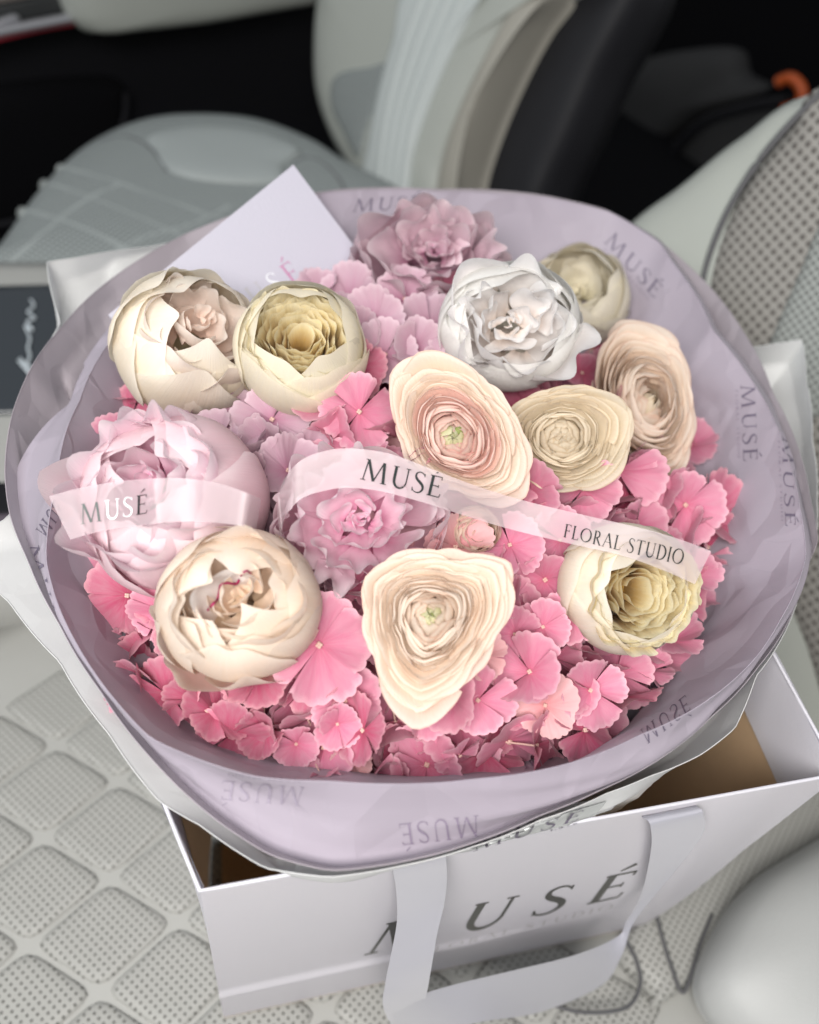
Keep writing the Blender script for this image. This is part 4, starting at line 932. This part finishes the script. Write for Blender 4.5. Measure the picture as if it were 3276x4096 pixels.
# florets one can pick out in the photograph
for a in [(359, 412, 38, .010, 'hyd', (.1, .1), .0), (272, 420, 36, .004, 'hyd_mauve', (.0, .3), -.1), (319, 645, 50, .016, 'hyd', (.05, -.05), .05), (543, 627, 28, .012, 'hyd', (0, 0), 0.1), (572, 618, 28, .010, 'hyd', (.1, .2), .0),
          (583, 489, 34, .008, 'hyd', (.1, .1), .0), (515, 634, 26, .004, 'hyd', (-.2, -.1), 0), (480, 655, 26, .008, 'hyd_salmon', (.1, .2), -.1), (530, 672, 36, .010, 'hyd', (-.3, .2), -.4), (478, 700, 34, .006, 'hyd', (0, -.2), .0),
          (545, 705, 32, .004, 'hyd_salmon', (.1, -.2), 0), (590, 690, 34, .006, 'hyd', (.3, -.2), -.3), (685, 505, 36, .004, 'hyd', (.3, 0), 0), (405, 300, 34, .010, 'hyd_mauve', (.1, .5), -.4), (375, 325, 34, .014, 'hyd_mauve', (-.1, .3), -.3),
          (455, 362, 34, .006, 'hyd_mauve', (.0, .3), 0), (350, 300, 32, .004, 'hyd_mauve', (-.2, .4), -.3), (430, 330, 36, .004, 'hyd_mauve', (.1, .3), -.4), (385, 355, 34, .006, 'hyd_mauve', (0, .3), -.3), (415, 348, 32, .008, 'hyd_mauve', (.2, .2), -.5), (360, 335, 30, .008, 'hyd_mauve', (-.2, .2), -.5), (120, 350, 34, .0, 'hyd_deep', (-.4, .3), 0), (100, 418, 34, .0, 'hyd_deep', (-.5, .1), 0), (128, 595, 38, .004, 'hyd_deep', (-.4, -.3), 0), (160, 610, 34, .006, 'hyd', (-.2, -.4), 0), (350, 762, 20, -.01, 'hyd_salmon', (0, -.4), 0),
          (560, 540, 30, .004, 'hyd', (.1, 0), 0), (510, 545, 32, .004, 'hyd', (-.1, .1), -.2), (345, 700, 36, .002, 'hyd', (0, -.4), 0), (230, 735, 38, -.004, 'hyd_deep', (-.2, -.4), 0), (620, 340, 32, .0, 'hyd_deep', (.2, .3), 0), (355, 370, 32, .004, 'hyd_deep', (0, .3), -.3)]:
    put(*a); placed.append(a[:2])
for tries, spc, lo, hi, l0, l1 in ((9000, 24, 24, 44, -.026, .004), (6000, 25, 26, 42, -.042, -.024)):
    pl = list(placed) if l0 > -.03 else []
    for _ in range(tries):
        x, y = rs.uniform(50, 715), rs.uniform(265, 795)
        if not inside(x, y, import_poly): continue
        if any((x - bx) ** 2 + (y - by) ** 2 < (br * .74) ** 2 for bx, by, br in BIG): continue
        if any((x - a) ** 2 + (y - b_) ** 2 < spc ** 2 for a, b_ in pl): continue
        pl.append((x, y)); put(x, y, rs.uniform(lo, hi), rs.uniform(l0, l1))
# a few green leaves low between the blooms
lf = empty('leaf_sprig', ondome(215, 415, -.02), 'dark green leaves showing under the cream peony', 'leaves')
for q in [((205, 405), (222, 425), 12), ((222, 400), (228, 432), 10), ((282, 520), (284, 545), 10), ((420, 410), (440, 405), 8), ((537, 598), (548, 604), 9)]:
    A, B = ondome(*q[0], -.012), ondome(*q[1], -.006); n = 9; V = []
    sd = np.cross(B - A, [0, 0, 1.0]); sd = sd / np.linalg.norm(sd) * q[2] / FPX * .5
    for i in range(n):
        t = i / (n - 1); wv = sin(pi * t) ** .7
        for j in (-1, 0, 1): V.append(lerp(A, B, t) + sd * j * wv + np.array([0, 0, .004 * sin(pi * t) - .002 * abs(j)]))
    mesh('leaf', V, gridfaces(n, 3), M['green'], lf)
# magenta edges inside the ivory peony
def edge_line(px, r_=.00065, d0=None):
    bv = bvh_of([o for o in ALLF if o.parent == p7]); P = []
    for x, y in px:
        v = ray(x, y); v = v / np.linalg.norm(v); h = bv.ray_cast(Vector(C0), Vector(v)); 
        if h[0] is not None: P.append(np.array(h[0]) - v * .0012)
    if len(P) > 3: tube('magenta_edge', catmull(P, 40), r_, M['magenta'], p7, n=5)
edge_line([(208, 610), (213, 604), (217, 600), (219, 592), (221, 585), (228, 583), (236, 584), (239, 580)])
edge_line([(241, 576), (244, 572), (248, 571), (251, 574)], .0005)

# =================================================================== MESSAGE CARD
T_, L_ = atd(293, 165, .61), atd(108, 315, .55)
best = min(np.linspace(.50, .70, 200), key=lambda d: abs(np.dot(L_ - T_, atd(373, 272, d) - T_)))
R_ = atd(373, 272, best); R_ = T_ + (R_ - T_) * 1.04
B_ = L_ + (R_ - T_)
nC = np.cross(L_ - T_, R_ - T_); nC /= np.linalg.norm(nC); nC = nC if nC.dot(C0 - T_) > 0 else -nC
card = empty('message_card', (L_ + R_) / 2, 'pearly white square-cornered card with pink foil letter, upright behind the cream blooms', 'card')
q = [T_, L_, B_, R_]
boxmesh('card_face', [p_ + nC * .0007 for p_ in q] + [p_ - nC * .0009 for p_ in q], M['card'], card)
def cardplace(p0, p1, h):
    P0 = T_ + nC * .0007; p0, p1, h = np.array(p0, float), np.array(p1, float), np.array(h, float)
    def f(s, t):
        x = lerp(p0, p1, s) + h * t; return onplane(*x, P0, nC), nC
    return f
text_mesh('MUSÉ', cardplace((230, 325), (304, 278), (-14, -18)), M['pink_foil'], card, 'foil_name', track=.3, wmul=.9, matlist=['foil_soft', 'foil_soft', 'silver_foil', 'pink_foil'])

# =================================================================== FROSTED RIBBON
bF = None
def allbvh():
    V, F = [], []
    for o in ALLF:
        obs = [o] + [c for c in FCH.get(o, [])]
        for ob in obs:
            mw = np.array(parent_matrix(ob)); b0 = len(V); A = np.empty(len(ob.data.vertices) * 3); ob.data.vertices.foreach_get('co', A)
            A = A.reshape(-1, 3) @ mw[:3, :3].T + mw[:3, 3]; V.extend(A.tolist()); F.extend([[b0 + i for i in p_.vertices] for p_ in ob.data.polygons])
    return BVHTree.FromPolygons(V, F)
FCH = {}
for o in list(bpy.data.objects):
    if o.parent is not None and o.parent.name.startswith('floret'): FCH.setdefault(o.parent, []).append(o)
bF = allbvh()
def hitd(x, y):
    v = ray(x, y); vn = v / np.linalg.norm(v); h = bF.ray_cast(Vector(C0), Vector(vn))
    return None if h[0] is None else depth(h[0])
rb = empty('name_ribbon', ondome(400, 490, .02), 'frosted translucent ribbon with black serif lettering lying across the blooms', 'ribbon')
def frost_strip(top, bot, n=90, clear=.0022, fade=None):
    A, B = catmull([(x * K, y * K) for x, y in top], n), catmull([(x * K, y * K) for x, y in bot], n)
    D = []
    for i in range(n):
        ds_ = [hitd(*lerp(A[i], B[i], t)) for t in (-.1, .1, .3, .5, .7, .9, 1.1)]; ds_ = [d for d in ds_ if d]
        D.append(min(ds_) if ds_ else np.nan)
    D = np.array(D); ok = ~np.isnan(D); D = np.interp(np.arange(n), np.arange(n)[ok], D[ok])
    W_ = 6; Dm = np.array([D[max(0, i - W_):i + W_ + 1].min() for i in range(n)])
    k = np.ones(W_ * 2 + 1); k /= k.sum(); Dm = np.convolve(np.pad(Dm, W_, 'edge'), k, 'valid') - clear
    Dm = np.minimum(Dm, D - .0015)
    k = np.ones(5) / 5; Dm = np.convolve(np.pad(Dm, 2, 'edge'), k, 'valid')
    if fade is not None: Dm = Dm + fade(np.linspace(0, 1, n))
    V = []
    for i in range(n):
        for j in range(6): V.append(atd(*lerp(A[i], B[i], j / 5), Dm[i]))
    return mesh('ribbon_band', V, gridfaces(n, 6), M['frost'], rb)
s1 = frost_strip([(103, 1045), (160, 1029), (230, 1016), (310, 1008), (390, 1007), (470, 1020), (550, 1050)], [(148, 1136), (190, 1124), (240, 1113), (320, 1103), (390, 1098), (460, 1101), (540, 1112)], fade=lambda t: .035 * np.clip((t - .93) / .07, 0, 1) ** 1.5)
s2 = frost_strip([(583, 1085), (588, 1035), (608, 995), (640, 965), (690, 948), (740, 944), (820, 955), (910, 988), (1000, 1022), (1100, 1053), (1220, 1082), (1350, 1112), (1430, 1135), (1497, 1160)],
                 [(592, 1150), (594, 1110), (606, 1080), (635, 1050), (680, 1034), (730, 1027), (800, 1034), (885, 1056), (970, 1083), (1070, 1113), (1180, 1140), (1310, 1170), (1395, 1200), (1463, 1230)], fade=lambda t: .03 * np.clip((.07 - t) / .07, 0, 1) ** 1.5)
# hidden turn that dives between the blooms and comes up again
A0 = atd(550 * K, 1050 * K, hitd(258, 515) - .004); B0 = atd(540 * K, 1112 * K, hitd(256, 525) - .004)
b1, b2 = bvh_of([s1]), bvh_of([s2])
text_mesh('MUSÉ', surf_place(b1, (81, 524.5), (148, 513), (-2, -20), (1, -19)), M['black_foil'], rb, 'foil_name', track=.12, wmul=1.0, matlist=['grey_foil', 'silver_foil', 'silver_foil', 'black_foil'], off=.0005)
text_mesh('MUSÉ', surf_place(b2, (360, 479), (440, 498), (4, -21), (5, -20)), M['black_foil'], rb, 'foil_name', track=.10, wmul=1.15, off=.0005)
text_mesh('FLORAL STUDIO', surf_place(b2, (563, 537), (682, 565), (2.5, -13), (3.5, -15)), M['black_foil'], rb, 'foil_name', track=.10, wmul=1.1, off=.0005)
